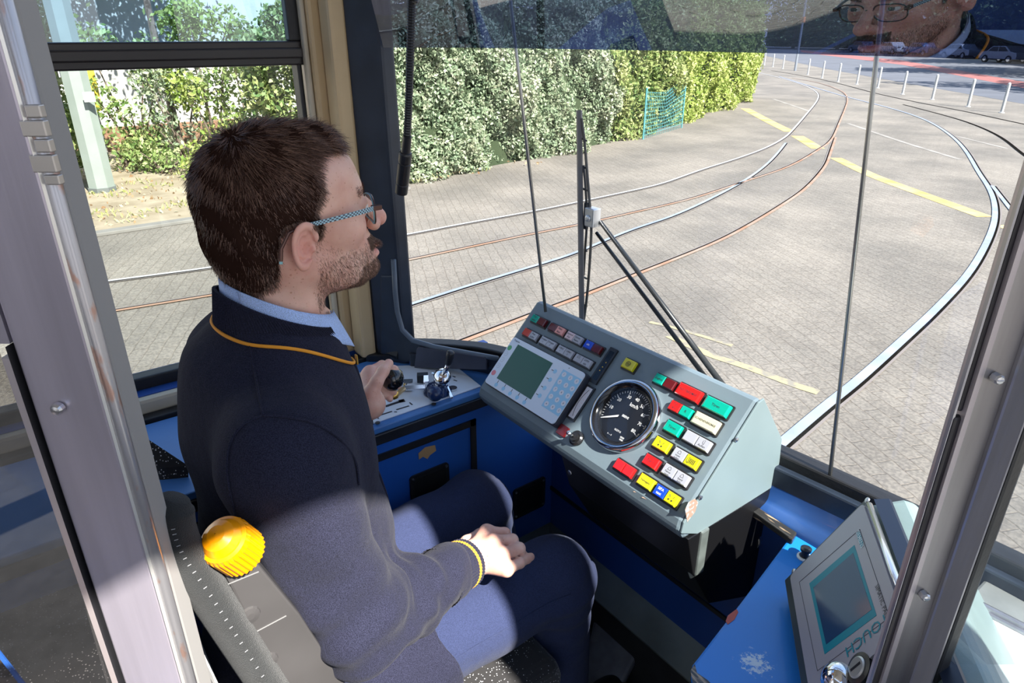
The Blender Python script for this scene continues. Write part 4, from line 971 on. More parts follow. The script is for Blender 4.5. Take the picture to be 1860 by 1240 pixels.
# black shroud and fin bracket under the console
m = MB(); m.prism([(-.80, .715, .742), (-.80, .74, .66), (-.80, .80, .56), (-.80, .93, .50), (-.80, .93, .742)], (.30, 0, 0)); m.lathe([(.006, 0), (.005, .003)], frame((-.785, .728, .70), (0, -1, 0), (1, 0, 0)), 10, 1)
m.build('lower_shroud', [mat('shroud_black', (0.006, 0.006, 0.007), 0.35), steelscrew], con, bevel=.006)
m = MB(); m.prism([(-.524, .745, .742), (-.497, .745, .742), (-.497, .745, .655), (-.508, .745, .638), (-.524, .745, .665)], (0, .02, 0))
m.build('bracket_fin', mat('bracket_steel', (0.20, 0.23, 0.22), 0.4, 0.5, var=0.2, vscale=30), con, bevel=.003)
# ------------------------------------------------------------------ right desk and touch panel
e = empty('right_desk', (-.2, .7, FL), 'bright blue worn sheet metal desk at the right under the touch panel', 'desk')
top = [P(x, y, Z=.70) for x, y in [(1448, 966), (1436, 972), (1345, 1093), (1258, 1205), (1256, 1222), (1262, 1290)]] + [Vector((.3, .45, .70)), Vector((.3, .905, .70)), P(1505, 1000, Z=.70)]
scr = bpy.data.materials.new('worn_blue'); scr.use_nodes = True; nt = scr.node_tree; b = nt.nodes['Principled BSDF']
tc = nt.nodes.new('ShaderNodeTexCoord'); n1 = nt.nodes.new('ShaderNodeTexNoise'); n1.inputs['Scale'].default_value = 110; n1.inputs['Detail'].default_value = 8; n1.inputs['Roughness'].default_value = .75
nt.links.new(tc.outputs['Object'], n1.inputs['Vector'])
wq = P(1372, 1203, Z=.70)
vd = nt.nodes.new('ShaderNodeVectorMath'); vd.operation = 'DISTANCE'; vd.inputs[1].default_value = (wq.x, wq.y, .70); nt.links.new(tc.outputs['Object'], vd.inputs[0])
mr = nt.nodes.new('ShaderNodeMapRange'); mr.inputs['From Min'].default_value = 0; mr.inputs['From Max'].default_value = .045; mr.inputs['To Min'].default_value = .15; mr.inputs['To Max'].default_value = -.22
nt.links.new(vd.outputs['Value'], mr.inputs['Value'])
am = nt.nodes.new('ShaderNodeMath'); am.operation = 'ADD'; nt.links.new(n1.outputs['Fac'], am.inputs[0]); nt.links.new(mr.outputs[0], am.inputs[1])
rp = nt.nodes.new('ShaderNodeValToRGB'); rp.color_ramp.elements[0].position = .52; rp.color_ramp.elements[1].position = .60
rp.color_ramp.elements[0].color = (0.012, 0.20, 0.66, 1); rp.color_ramp.elements[1].color = (0.55, 0.66, 0.78, 1)
nt.links.new(am.outputs[0], rp.inputs[0]); nt.links.new(rp.outputs[0], b.inputs['Base Color']); b.inputs['Roughness'].default_value = .34; b.inputs['Coat Weight'].default_value = .2
m = MB(); m.prism(top, (0, 0, -.012)); m.build('desk_top', scr, e, bevel=.004)
m = MB(); m.prism([q + Vector((0, 0, -.012)) for q in top[1:6]] + [q + Vector((.02, .01, -.012)) for q in top[1:6]][::-1], (0, 0, -.55)); m.build('side_panel', blackp, e)
m = MB(); m.prism([P(x, y, Z=.7003) for x, y in [(1318, 1128), (1322, 1118), (1338, 1106), (1341, 1112), (1334, 1125), (1322, 1134)]], (0, 0, .0006)); m.build('paint_chip', mat('red_chip', (0.45, 0.10, 0.08), 0.7), e)
m = MB(); m.prism([P(x, y, Z=.7003) for x, y in [(1254, 1218), (1262, 1206), (1266, 1222), (1285, 1235), (1300, 1250), (1262, 1262)]], (0, 0, .0006)); m.build('worn_corner', mat('worn_black_edge', (0, 0, 0)), e)
m = MB(); q = P(1461, 1012, Z=.70); m.lathe([(.010, 0), (.010, .003), (.0065, .004), (.0055, .012), (.0085, .014), (.0085, .018), (.005, .020)], Matrix.Translation(q), 20); m.build('push_knob', blackp, e, smooth=False)
m = MB(); m.lathe([(.0115, 0), (.0115, .002), (.0095, .0035)], Matrix.Translation(q), 20); m.build('knob_ring', mat('white_plate', (0, 0, 0)), e)

pr = Vector((.63, -.777, 0)).normalized(); bk = Vector((.777, .63, 0)).normalized(); th = math.radians(64)
pu = bk * math.cos(th) + Vector((0, 0, math.sin(th))); pn = pr.cross(pu)
if pn.x > 0: pn = -pn
A0 = P(1447, 1053, D=.97)
tp = empty('touch_panel_unit', A0 + pr * .12, 'grey-green operator unit with turquoise-framed touch screen on the right desk', 'operator panel')
def TQ(x, y, h=0.0): return PL(x, y, pn, A0 + pn * h)
def TL(x, y, h=0.0):
    d = TQ(x, y, h) - A0; return (d.dot(pr), d.dot(pu))
def TW(a, b, h=0.0): return A0 + pr * a + pu * b + pn * h
ho = mat('unit_greygreen', (0.22, 0.30, 0.30), 0.42, var=0.05, vscale=20, bump=.05, bscale=300)
ho_d = mat('unit_dark_side', (0.035, 0.05, 0.055), 0.35)
# housing: profile in (up, behind) extruded along the panel's long axis
pf = [(-.028, .004), (.156, .004), (.185, .030), (.190, .045), (.12, .20), (-.02, .17)]
L0, L1 = -.016, .36
m = MB(); m.prism([TW(L0, b, -d) for b, d in pf], pr * (L1 - L0)); hb = m.build('housing', ho, tp, bevel=.012, segs=3)
m = MB(); m.prism([TW(L0 + .002, b, .0045) for b in (-.02, .156)] + [TW(.34, b, .0045) for b in (.156, -.02)], pn * -.006); m.build('front_frame', ho_d, tp, bevel=.002)
PW, PH = .212, .156
fr = frame(TW(0, 0, .005), pn, pr)
if fr.to_3x3() @ Vector((0, 1, 0)) @ pu < 0: pass
def tp2(a, b): return (a, b) if (fr.to_3x3() @ Vector((0, 1, 0))).dot(pu) > 0 else (a, -b)
m = MB(); rr_ = [tp2(x + PW / 2, y + PH / 2) for x, y in rrect(PW, PH, .006)]
plate(m, fr, rr_, 0, .006, 0)
tl = [tp2(*TL(x, y, .011)) for x, y in [(1470.3, 1059.4), (1552.1, 989.7), (1592.4, 1117.4), (1498.2, 1187.9)]]
plate(m, fr, tl, .006, .0064, 1)
sl = [tp2(*TL(x, y, .011)) for x, y in [(1478, 1067), (1550.3, 1003.9), (1584, 1107), (1501.3, 1170.3)]]
plate(m, fr, sl, .0064, .0066, 2)
# thin outline
ol = [TL(x, y, .011) for x, y in [(1452, 1057), (1562, 961), (1616, 1121), (1485, 1218)]]
for i in range(4):
    a, b = ol[i], ol[(i + 1) % 4]; m.tube([fr @ Vector(tp2(*a) + (.0062,)), fr @ Vector(tp2(*b) + (.0062,))], .0003, 4, 3)
badge = [tp2(*TL(x, y, .011)) for x, y in [(1555.5, 968), (1562, 965), (1569, 989), (1563.5, 993)]]
plate(m, fr, badge, .006, .0064, 1)
up2 = fr.to_3x3().inverted() @ pu
def ttext(txt, a, b, s, mi, rot=0, bold=.0, sx=1.0):
    l = tp2(a, b); g = frame(fr @ Vector((l[0], l[1], .0066)), pn, pr if rot == 0 else (-pu))
    # make sure text is not mirrored: x axis = reading direction, z = towards the viewer
    glyphs(txt, s, g, m, mi, bold=bold, sx=sx)
c = TL(1562.3, 979, .011); ttext('SIEMENS', c[0], c[1], .0085, 4, 0, .02)
c = TL(1603.5, 1096, .011); ttext('SIMATIC PANEL', c[0], c[1], .0088, 3, 0, 0, .95)
c = TL(1575, 1146, .011); ttext('TOUCH', c[0] + .004, c[1] - .002, .020, 1, 1, 0, 1.0)
m.build('touch_screen', [mat('panel_silver', (0.40, 0.39, 0.43), 0.38, 0.2), mat('turquoise', (0.0, 0.26, 0.33), 0.4), mat('screen_blue', (0.03, 0.07, 0.15), 0.12), ink, mat('badge_white', (0.6, 0.75, 0.78), 0.4)], tp, bevel=0)
# silver rail along the panel's upper edge
m = MB(); m.tube([TW(.004, .160, .006), TW(.24, .160, .006)], .0045, 10); m.build('edge_rail', mat('rail_alu', (0.8, 0.8, 0.82), 0.2, 0.9), tp, smooth=True)
m = MB(); m.prism([TW(-.004, .167, .002), TW(.34, .167, .002), TW(.34, .178, -.012), TW(-.004, .178, -.012)], pn * -.004); m.build('shadow_gap', mat('unit_gap', (0.01, 0.015, 0.03), 0.3), tp)
m = MB()
for a, b in ((-.006, .160), (-.010, .004)): m.lathe([(.004, 0), (.004, .002), (.002, .003)], frame(TW(a, b, .005), pn, pr), 10)
m.build('screw', steelscrew, tp)
c = TL(1564.5, 1216, .008); m = MB(); f2 = frame(TW(c[0], c[1], .008), pn, pr); m.lathe([(.018, -.003), (.018, .004), (.0135, .005)], f2, 28, 0); m.lathe([(.0125, 0), (.0125, .006), (.0105, .0072)], f2, 28, 1); m.box((-.0015, -.008, .0073), (.0015, .008, .0076), 0, f2); m.build('key_button', [housem, mat('brushed_button', (0.55, 0.55, 0.52), 0.35, 0.8)], tp)
c = TL(1526, 1236, .008); m = MB(); f2 = frame(TW(c[0], c[1], .008), pn, pr); m.lathe([(.020, -.003), (.020, .002), (.018, .010), (.013, .016), (.005, .019)], f2, 28); m.build('chrome_button', chrome, tp, smooth=True)
c = TL(1593, 1180, .008); m = MB(); f2 = frame(TW(c[0], c[1], .0085), pn, pr); m.add([f2 @ Vector(q) for q in ((-.0025, -.002, 0), (.0025, -.002, 0), (0, .0025, 0))], [(0, 1, 2)]); m.build('white_mark', inkw, tp)

# grey ledge, metal strips and a white paper towel at the far right
mb = MB(); mb.prism([(-.185, .72, .60), (-.185, .955, .60), (.30, .93, .60), (.62, .72, .60), (.55, .30, .60), (.06, .30, .60)], (0, 0, .166)); structure(mb.build('trim_19', mat('ledge_grey', (0.20, 0.215, 0.215), 0.5, var=.25, vscale=12), bevel=.004))
pz = .767
pa = [P(x, y, Z=pz) for x, y in [(1745, 1128), (1768, 1105), (1800, 1112), (1900, 1165), (2010, 1240), (1990, 1330), (1850, 1360), (1790, 1240)]]
m = MB(); m.prism(pa, (0, 0, .004)); m.prism([q + Vector((0, 0, .004)) for q in [P(1772, 1122, Z=pz), P(1800, 1114, Z=pz), P(1905, 1180, Z=pz), P(1905, 1265, Z=pz), P(1845, 1240, Z=pz)]], (0, 0, .003))
tag(m.build('paper_towel', mat('paper_white', (0.72, 0.73, 0.74), 0.9, bump=.5, bscale=150), bevel=.001), 'white folded paper towel lying beside the touch panel unit, right of the door post', 'paper towel')
mb = MB()
for (a, b, r, z) in (((1760, 1088), (1960, 1190), .0055, .775), ((1756, 1096), (1960, 1201), .0035, .775)): mb.tube([P(*a, Z=z), P(*b, Z=z)], r, 8)
structure(mb.build('trim_20', alu))

# ------------------------------------------------------------------ door frame: right post
pc = (P(1640, 1010, D=.47))
dirw = Vector((math.cos(YAW), math.sin(YAW), 0))     # along the partition (image right)
dirn = Vector((math.sin(YAW), -math.cos(YAW), 0))    # towards the camera
def vpost(x, y_ref, dep):
    """vertical line through photo point at horizontal distance dep from the camera"""
    d = ray(x, y_ref); h = math.hypot(d[0], d[1]); c_ = (d[0] * -math.sin(YAW) + d[1] * math.cos(YAW)); t = dep / c_
    return Vector((d[0] * t, d[1] * t, 0))
yr = 1013
def bar(mb, xa, xb, da, db, z0, z1, mi=0, thick=.02, yref=yr):
    a, b = vpost(xa, yref, da), vpost(xb, yref, db)
    mb.prism([a + Vector((0, 0, z0)), b + Vector((0, 0, z0)), b - dirn * thick + Vector((0, 0, z0)), a - dirn * thick + Vector((0, 0, z0))], (0, 0, z1 - z0), mi)
e = empty('door_post', vpost(1720, yr, .46), 'aluminium door post with black rubber lips at the right of the opening', 'door post')
e.name = 'door_1'; del e['label']; del e['category']; e['kind'] = 'structure'
m = MB(); bar(m, 1680, 1728, .465, .472, FL, 2.25); m.build('post_face', alu_d, e, bevel=.001)
m = MB(); bar(m, 1728, 1777, .468, .455, FL, 2.25); m.build('post_flange', alu, e, bevel=.002)
m = MB(); bar(m, 1672, 1681, .462, .465, FL, 2.25); m.build('edge_strip', mat('pink_alu', (0.62, 0.55, 0.55), 0.4, 0.6), e)
m = MB(); bar(m, 1656, 1673, .464, .466, FL, 1.175, thick=.007); bar(m, 1657, 1674, .466, .468, 1.178, 2.25, thick=.007); m.build('rubber_lip', mat('old_rubber', (0.022, 0.019, 0.022), 0.45, var=.4, vscale=15, bump=.6, bscale=30, stretch=(2, 2, .5)), e, bevel=.003)
m = MB(); bar(m, 1652.5, 1656, .466, .466, FL, 2.25, thick=.004); m.build('lip_edge', alu, e)
m = MB(); bar(m, 1777, 1800, .462, .470, FL, 2.25); m.build('glazing_rubber', black, e, bevel=.004)
m = MB()
for (x, y) in ((1680.5, 1083), (1813, 688)):
    q = P(x, y, D=.01); d = ray(x, y); c_ = (d[0] * -math.sin(YAW) + d[1] * math.cos(YAW)); q = Vector(_C + d * (.462 / c_))
    m.lathe([(.0042, -.004), (.0042, .0015), (.003, .003), (.001, .0034)], frame(q, dirn, dirw), 8); m.tube([q + dirn * .0036 - dirw * .0025, q + dirn * .0036 + dirw * .0025], .0005, 4)
m.build('screw', steelscrew, e)
# door glass right of the post
ga, gb = vpost(1795, yr, .468), vpost(1795, yr, .468) + dirw * .55 + dirn * .0
m = MB(); m.add([ga + Vector((0, 0, .9)), gb + Vector((0, 0, .9)), gb + Vector((0, 0, 2.2)), ga + Vector((0, 0, 2.2))], [(0, 1, 2, 3)]); m.build('door_glass', glassmat('door_glass', (0.93, 0.94, 0.94), 0.04), e)

# left door leaf (aluminium) with hinge, tube and window
e = empty('partition_door', vpost(210, 740, .46), 'aluminium partition door leaf with hinge at the left of the opening', 'door')
e.name = 'door_2'; del e['label']; del e['category']; e['kind'] = 'structure'
yl = 740
def barL(mb, xa, xb, da, db, z0, z1, mi=0, thick=.02): bar(mb, xa, xb, da, db, z0, z1, mi, thick, yref=yl)
m = MB(); barL(m, 61, 189, .47, .466, FL, 2.25); m.build('leaf_panel', mat('leaf_alu', (0.50, 0.46, 0.53), 0.36, 0.65, var=.14, vscale=4, stretch=(8, 8, .5), bump=.05, bscale=20), e, bevel=.002)
m = MB(); barL(m, 189, 195, .462, .464, FL, 2.25, thick=.006); m.build('edge_bead', mat('bead', (0.8, 0.78, 0.75), 0.3, 0.7), e)
m = MB(); barL(m, 194, 203, .475, .475, FL, 2.25); m.build('groove', mat('dark_groove', (0.06, 0.045, 0.045), 0.6), e)
m = MB(); tq = vpost(209, yl, .47); m.tube([tq + Vector((0, 0, FL)), tq + Vector((0, 0, 2.25))], .0055, 16); m.build('hinge_tube', mat('worn_tube', (0.45, 0.44, 0.46), 0.3, 0.7, col2=(0.46, 0.30, 0.25), vscale=30, lo=.56, hi=.64, stretch=(3, 3, 1)), e, smooth=True)
m = MB(); barL(m, 214, 229, .478, .485, FL, 2.25); m.build('grey_jamb', mat('jamb_grey', (0.27, 0.26, 0.25), 0.55), e, bevel=.001)
m = MB()
for i, (ya, yb) in enumerate(((186, 214), (214, 248), (248, 276), (276, 312), (312, 334))):
    q0 = Vector(_C + ray(50 + (ya - 186) * .27, ya) * 0); 
    def zat(y, x): d = ray(x, y); c_ = (d[0] * -math.sin(YAW) + d[1] * math.cos(YAW)); return CZ + d[2] * .47 / c_
    z1_, z0_ = zat(ya, 45), zat(yb, 60)
    c0 = vpost(205, yl, .462)
    m.prism([c0 - dirw * (.010 if i % 2 else .004) + Vector((0, 0, z0_ + .0008)), c0 + dirw * .006 + Vector((0, 0, z0_ + .0008)), c0 + dirw * .006 - dirn * .006 + Vector((0, 0, z0_ + .0008)), c0 - dirw * (.010 if i % 2 else .004) - dirn * .006 + Vector((0, 0, z0_ + .0008))], (0, 0, z1_ - z0_ - .0016))
m.build('hinge', mat('hinge_steel', (0.50, 0.47, 0.44), 0.35, 0.8), e, bevel=.0008)
m = MB(); d = ray(104, 743); c_ = (d[0] * -math.sin(YAW) + d[1] * math.cos(YAW)); q = Vector(_C + d * (.464 / c_)); m.lathe([(.0048, -.003), (.0048, .001), (.0035, .003), (.001, .0036)], frame(q, dirn, dirw), 16); m.build('rivet', steelscrew, e)
m = MB(); barL(m, 46, 62, .466, .474, FL, 1.235); m.build('window_rubber', black, e, bevel=.003)
m = MB(); barL(m, 33, 46, .468, .466, FL, 1.225, thick=.01); m.build('window_bead', mat('pink_alu', (0, 0, 0)), e)
ga = vpost(34, yl, .472); gb = ga - dirw * .35
m = MB(); m.add([ga + Vector((0, 0, FL + .1)), gb + Vector((0, 0, FL + .1)), gb + Vector((0, 0, 1.235)), ga + Vector((0, 0, 1.235))], [(0, 1, 2, 3)]); m.build('leaf_window', glassmat('leaf_glass', (0.45, 0.43, 0.42), 0.22), e)
m = MB(); m.prism([ga + dirw * .01 + Vector((0, 0, 1.235)), gb + Vector((0, 0, 1.235)), gb - dirn * .02 + Vector((0, 0, 1.235)), ga + dirw * .01 - dirn * .02 + Vector((0, 0, 1.235))], (0, 0, 1.0)); m.build('upper_panel', MATS['leaf_alu'], e)

# ------------------------------------------------------------------ driver's seat
fab = bpy.data.materials.new('speckled_fabric'); fab.use_nodes = True; nt = fab.node_tree; b = nt.nodes['Principled BSDF']
tc = nt.nodes.new('ShaderNodeTexCoord'); vo = nt.nodes.new('ShaderNodeTexVoronoi'); vo.inputs['Scale'].default_value = 210; nt.links.new(tc.outputs['Object'], vo.inputs['Vector'])
nz = nt.nodes.new('ShaderNodeTexNoise'); nz.inputs['Scale'].default_value = 14; nt.links.new(tc.outputs['Object'], nz.inputs['Vector'])
ad = nt.nodes.new('ShaderNodeMath'); ad.operation = 'MULTIPLY_ADD'; ad.inputs[1].default_value = .45; nt.links.new(nz.outputs['Fac'], ad.inputs[0]); nt.links.new(vo.outputs['Distance'], ad.inputs[2])
rp = nt.nodes.new('ShaderNodeValToRGB'); rp.color_ramp.elements[0].position = .37; rp.color_ramp.elements[1].position = .41
rp.color_ramp.elements[0].color = (0.75, 0.75, 0.78, 1); rp.color_ramp.elements[1].color = (0.016, 0.015, 0.016, 1)
nt.links.new(ad.outputs[0], rp.inputs[0]); nt.links.new(rp.outputs[0], b.inputs['Base Color']); b.inputs['Roughness'].default_value = .95; b.inputs['Sheen Weight'].default_value = .2
MATS['speckled_fabric'] = fab
velour = mat('bolster_velour', (0.0085, 0.010, 0.011), 0.95, bump=.5, bscale=900, sheen=.12, var=.2, vscale=60)
st = empty('driver_chair', (-.83, .25, FL), 'driver\'s seat in black speckled fabric with an orange recline knob', 'seat')
m = MB(); m.prism([(-1.06, .06, .36), (-1.06, .58, .36), (-1.06, .60, .40), (-1.06, .58, .455), (-1.06, .30, .465), (-1.06, .05, .455)], (.43, 0, 0)); m.build('seat_cushion', fab, st, bevel=.03, segs=4)
m = MB(); m.prism([(-1.06, .10, .42), (-1.06, .06, .78), (-1.06, .03, .98), (-1.06, -.03, .98), (-1.06, -.04, .70), (-1.06, 0.0, .42)], (.44, 0, 0)); m.build('backrest', fab, st, bevel=.03, segs=4)
m = MB(); m.box((-.95, .10, FL), (-.70, .45, .36)); m.build('pedestal', mat('pedestal_grey', (0.30, 0.33, 0.36), 0.5), st, bevel=.02)
bx = -.605
def SP(x, y, X=bx): return P(x, y, X=X)
bl = catmull([SP(322, 903), SP(312, 935), SP(330, 1000), SP(385, 1085), SP(440, 1170), SP(500, 1262), SP(560, 1350)], 6)
m = MB(); nrad = len(bl); m.tube(bl, [.012 + .008 * min(1, i / 4) for i in range(nrad)], 16); m.build('side_bolster', velour, st, smooth=True)
m = MB()
for i in range(6, len(bl) - 2, 1):
    for t_ in (.4,):
        q = bl[i].lerp(bl[i + 1], t_); d_ = (bl[i + 1] - bl[i]).normalized(); tc_ = (Vector(_C) - q).normalized(); n_ = (tc_ - d_ * tc_.dot(d_)).normalized(); c_ = q + n_ * .0202
        sd_ = d_.cross(n_); m.tube([c_ - sd_ * .0016, c_ + sd_ * .0018], .00035, 4)
m.build('stitching', mat('white_thread', (0.35, 0.35, 0.36), 0.8), st)
m = MB()
ps = [SP(x, y, -.60) for x, y in [(402, 1032), (462, 1015), (545, 1115), (640, 1262), (520, 1300), (440, 1110)]]
m.prism(ps, (-.03, 0, 0)); m.build('side_trim', mat('grey_plastic', (0.055, 0.052, 0.052), 0.42, var=.15, vscale=6), st, bevel=.003)
m = MB()
for (a, b_) in (((411, 1062), (470, 1038)), ((454, 1153), (520, 1118))): m.tube([SP(*a, X=-.5995), SP(*b_, X=-.5995)], .0006, 4)
m.build('mould_line', mat('mould_light', (0.2, 0.2, 0.2), 0.5), st)
m = MB(); q = SP(455, 1118, -.5985); m.lathe([(.012, -.004), (.010, .001), (.004, .002)], frame(q, (1, 0, 0), (0, .8, -.6)), 14); q = SP(490, 1200, -.5985); m.lathe([(.011, -.004), (.009, .001), (.004, .002)], frame(q, (1, 0, 0), (0, .8, -.6)), 14); m.build('screw_dimple', MATS['grey_plastic'], st)
# orange fluted knob
kc = P(431, 1010, X=-.60); ktop = P(413, 962, X=-.585)
ax = (Vector((0.30, -.42, .85))).normalized()
n_ = 60; rr_ = .0255; prof = [(rr_ * .90, -.022), (rr_, -.020), (rr_, .012), (rr_ * .93, .018), (rr_ * .80, .0195), (rr_ * .78, .021), (rr_ * .62, .028), (rr_ * .35, .032), (rr_ * .02, .0335)]
fr = frame(P(421, 990, X=-.60), ax, (1, 0, 0)); vs = []
for i, (r_, h_) in enumerate(prof):
    for k in range(n_ * 2):
        a = 2 * math.pi * k / (n_ * 2); fl = 1.0 - (.045 if (k % 4 < 2 and i in (0, 1, 2)) else 0); vs.append(fr @ Vector((r_ * fl * math.cos(a), r_ * fl * math.sin(a), h_)))
N2 = n_ * 2; fs = [(i * N2 + k, i * N2 + (k + 1) % N2, (i + 1) * N2 + (k + 1) % N2, (i + 1) * N2 + k) for i in range(len(prof) - 1) for k in range(N2)] + [tuple(range(N2))[::-1]]
m = MB(); m.add(vs, fs); m.build('recline_knob', mat('knob_orange', (0.85, 0.30, 0.0), 0.30, coat=.3), st)
# second seat behind in the saloon corner
e = empty('saloon_chair', (-1.12, -.25, FL), 'black speckled seat back left of the driver beside the blue desk', 'seat')
m = MB(); m.prism([(-1.40, -.30, .5), (-1.16, .02, .5), (-.98, .02, .5), (-.98, -.3, .5)], (0, 0, .16)); m.prism([P(228, 768, X=-1.2), P(345, 845, X=-1.12), P(345, 1100, X=-1.1), P(180, 1100, X=-1.2)], (-.02, -.04, 0)); m.build('seat_back', fab, e, bevel=.004)
# added box behind the leaf window, in place of the reflections there
e = empty('reflection_box', (-.85, -.45, FL), 'added blue box in place of reflections in the glass at the lower left corner', 'box')
m = MB(); m.box((-.95, -.75, FL), (-.62, -.12, .60)); m.build('body', blue, e, bevel=.01); m = MB(); m.box((-.94, -.74, .60), (-.63, -.13, .612)); m.build('lid', mat('floor_brown', (0.14, 0.11, 0.09), 0.7, var=.4, vscale=40), e)
# ------------------------------------------------------------------ the driver
def nets(fn, lo, hi, h, refine=2):
    lo = np.array(lo, np.float64); hi = np.array(hi, np.float64)
    n = np.ceil((hi - lo) / h).astype(int) + 1
    xs = lo[0] + h * np.arange(n[0]); ys = lo[1] + h * np.arange(n[1]); zs = lo[2] + h * np.arange(n[2])
    Yg, Zg = np.meshgrid(ys, zs, indexing='ij')
    vals = np.empty(n, np.float32); st = max(1, int(400000 / (n[1] * n[2])))
    for i in range(0, n[0], st):
        xx = xs[i:i + st]; k = len(xx)
        p = np.empty((k, n[1], n[2], 3)); p[..., 0] = xx[:, None, None]; p[..., 1] = Yg; p[..., 2] = Zg
        vals[i:i + k] = fn(p.reshape(-1, 3)).reshape(k, n[1], n[2])
    ins = vals < 0
    c = np.zeros((n[0] - 1, n[1] - 1, n[2] - 1), np.int8)
    cor = [(a, b, d) for a in (0, 1) for b in (0, 1) for d in (0, 1)]
    def cs(A, o): return A[o[0]:A.shape[0] - 1 + o[0], o[1]:A.shape[1] - 1 + o[1], o[2]:A.shape[2] - 1 + o[2]]
    for o in cor: c += cs(ins, o)
    act = (c > 0) & (c < 8); idx = np.argwhere(act); vid = np.full(act.shape, -1, np.int64); vid[act] = np.arange(len(idx))
    cv = {o: vals[idx[:, 0] + o[0], idx[:, 1] + o[1], idx[:, 2] + o[2]].astype(np.float64) for o in cor}
    acc = np.zeros((len(idx), 3)); cnt = np.zeros(len(idx))
    for a in cor:
        for b in cor:
            if a < b and sum(abs(x - y) for x, y in zip(a, b)) == 1:
                va, vb = cv[a], cv[b]; m = (va < 0) != (vb < 0)
                t = np.where(m, va / np.where(m, va - vb, 1), 0)
                pt = np.array(a) + t[:, None] * (np.array(b) - np.array(a)); acc[m] += pt[m]; cnt[m] += 1
    V = lo + h * (idx + acc / cnt[:, None])
    F = []
    for ax in range(3):
        o1, o2 = [k for k in range(3) if k != ax]
        sl0 = [slice(None)] * 3; sl1 = [slice(None)] * 3; sl0[ax] = slice(0, -1); sl1[ax] = slice(1, None)
        A = ins[tuple(sl0)]; B = ins[tuple(sl1)]
        e = np.argwhere(A != B); ok = (e[:, o1] > 0) & (e[:, o2] > 0) & (e[:, o1] < n[o1] - 1) & (e[:, o2] < n[o2] - 1); e = e[ok]
        fl = A[e[:, 0], e[:, 1], e[:, 2]]
        def g(d1, d2): q = e.copy(); q[:, o1] -= d1; q[:, o2] -= d2; return vid[q[:, 0], q[:, 1], q[:, 2]]
        quad = np.stack([g(1, 1), g(0, 1), g(0, 0), g(1, 0)], 1)
        fl2 = fl if ax != 1 else ~fl
        quad[~fl2] = quad[~fl2][:, ::-1]; F.append(quad)
    F = np.concatenate(F)
    for _ in range(refine):
        f0 = fn(V); g = grad(fn, V); V = V - g * np.clip(f0, -h * .5, h * .5)[:, None] * .8
    return V, F
def grad(fn, V, e=4e-4):
    g = np.stack([fn(V + d) - fn(V - d) for d in np.eye(3) * e], 1) / (2 * e)
    return g / np.maximum(np.linalg.norm(g, axis=1), 1e-6)[:, None]
def smin(a, b, k): h = np.clip(.5 + .5 * (b - a) / k, 0, 1); return b * (1 - h) + a * h - k * h * (1 - h)
def smax(a, b, k): return -smin(-a, -b, k)
def ell(p, c, r):
    q = (p - np.array(c)); r = np.array(r); k0 = np.linalg.norm(q / r, axis=1); k1 = np.linalg.norm(q / (r * r), axis=1)
    return k0 * (k0 - 1) / np.maximum(k1, 1e-9)
def sph(p, c, r): return np.linalg.norm(p - np.array(c), axis=1) - r
def cone(p, a, b, ra, rb):
    a = np.array(a, float); b = np.array(b, float); ba = b - a; t = np.clip((p - a) @ ba / (ba @ ba), 0, 1)
    return np.linalg.norm(p - a - t[:, None] * ba, axis=1) - (ra + (rb - ra) * t)
def polysd(y, z, poly):
    d = np.full(len(y), 1e9); s = np.ones(len(y)); n = len(poly)
    for i in range(n):
        a = poly[i]; b = poly[(i + 1) % n]; e = (b[0] - a[0], b[1] - a[1]); w0 = y - a[0]; w1 = z - a[1]
        t = np.clip((w0 * e[0] + w1 * e[1]) / (e[0] ** 2 + e[1] ** 2 + 1e-12), 0, 1)
        d = np.minimum(d, (w0 - e[0] * t) ** 2 + (w1 - e[1] * t) ** 2)
        c1 = z >= a[1]; c2 = z < b[1]; c3 = e[0] * w1 > e[1] * w0
        fl = (c1 & c2 & c3) | (~c1 & ~c2 & ~c3); s = np.where(fl, -s, s)
    return s * np.sqrt(d)

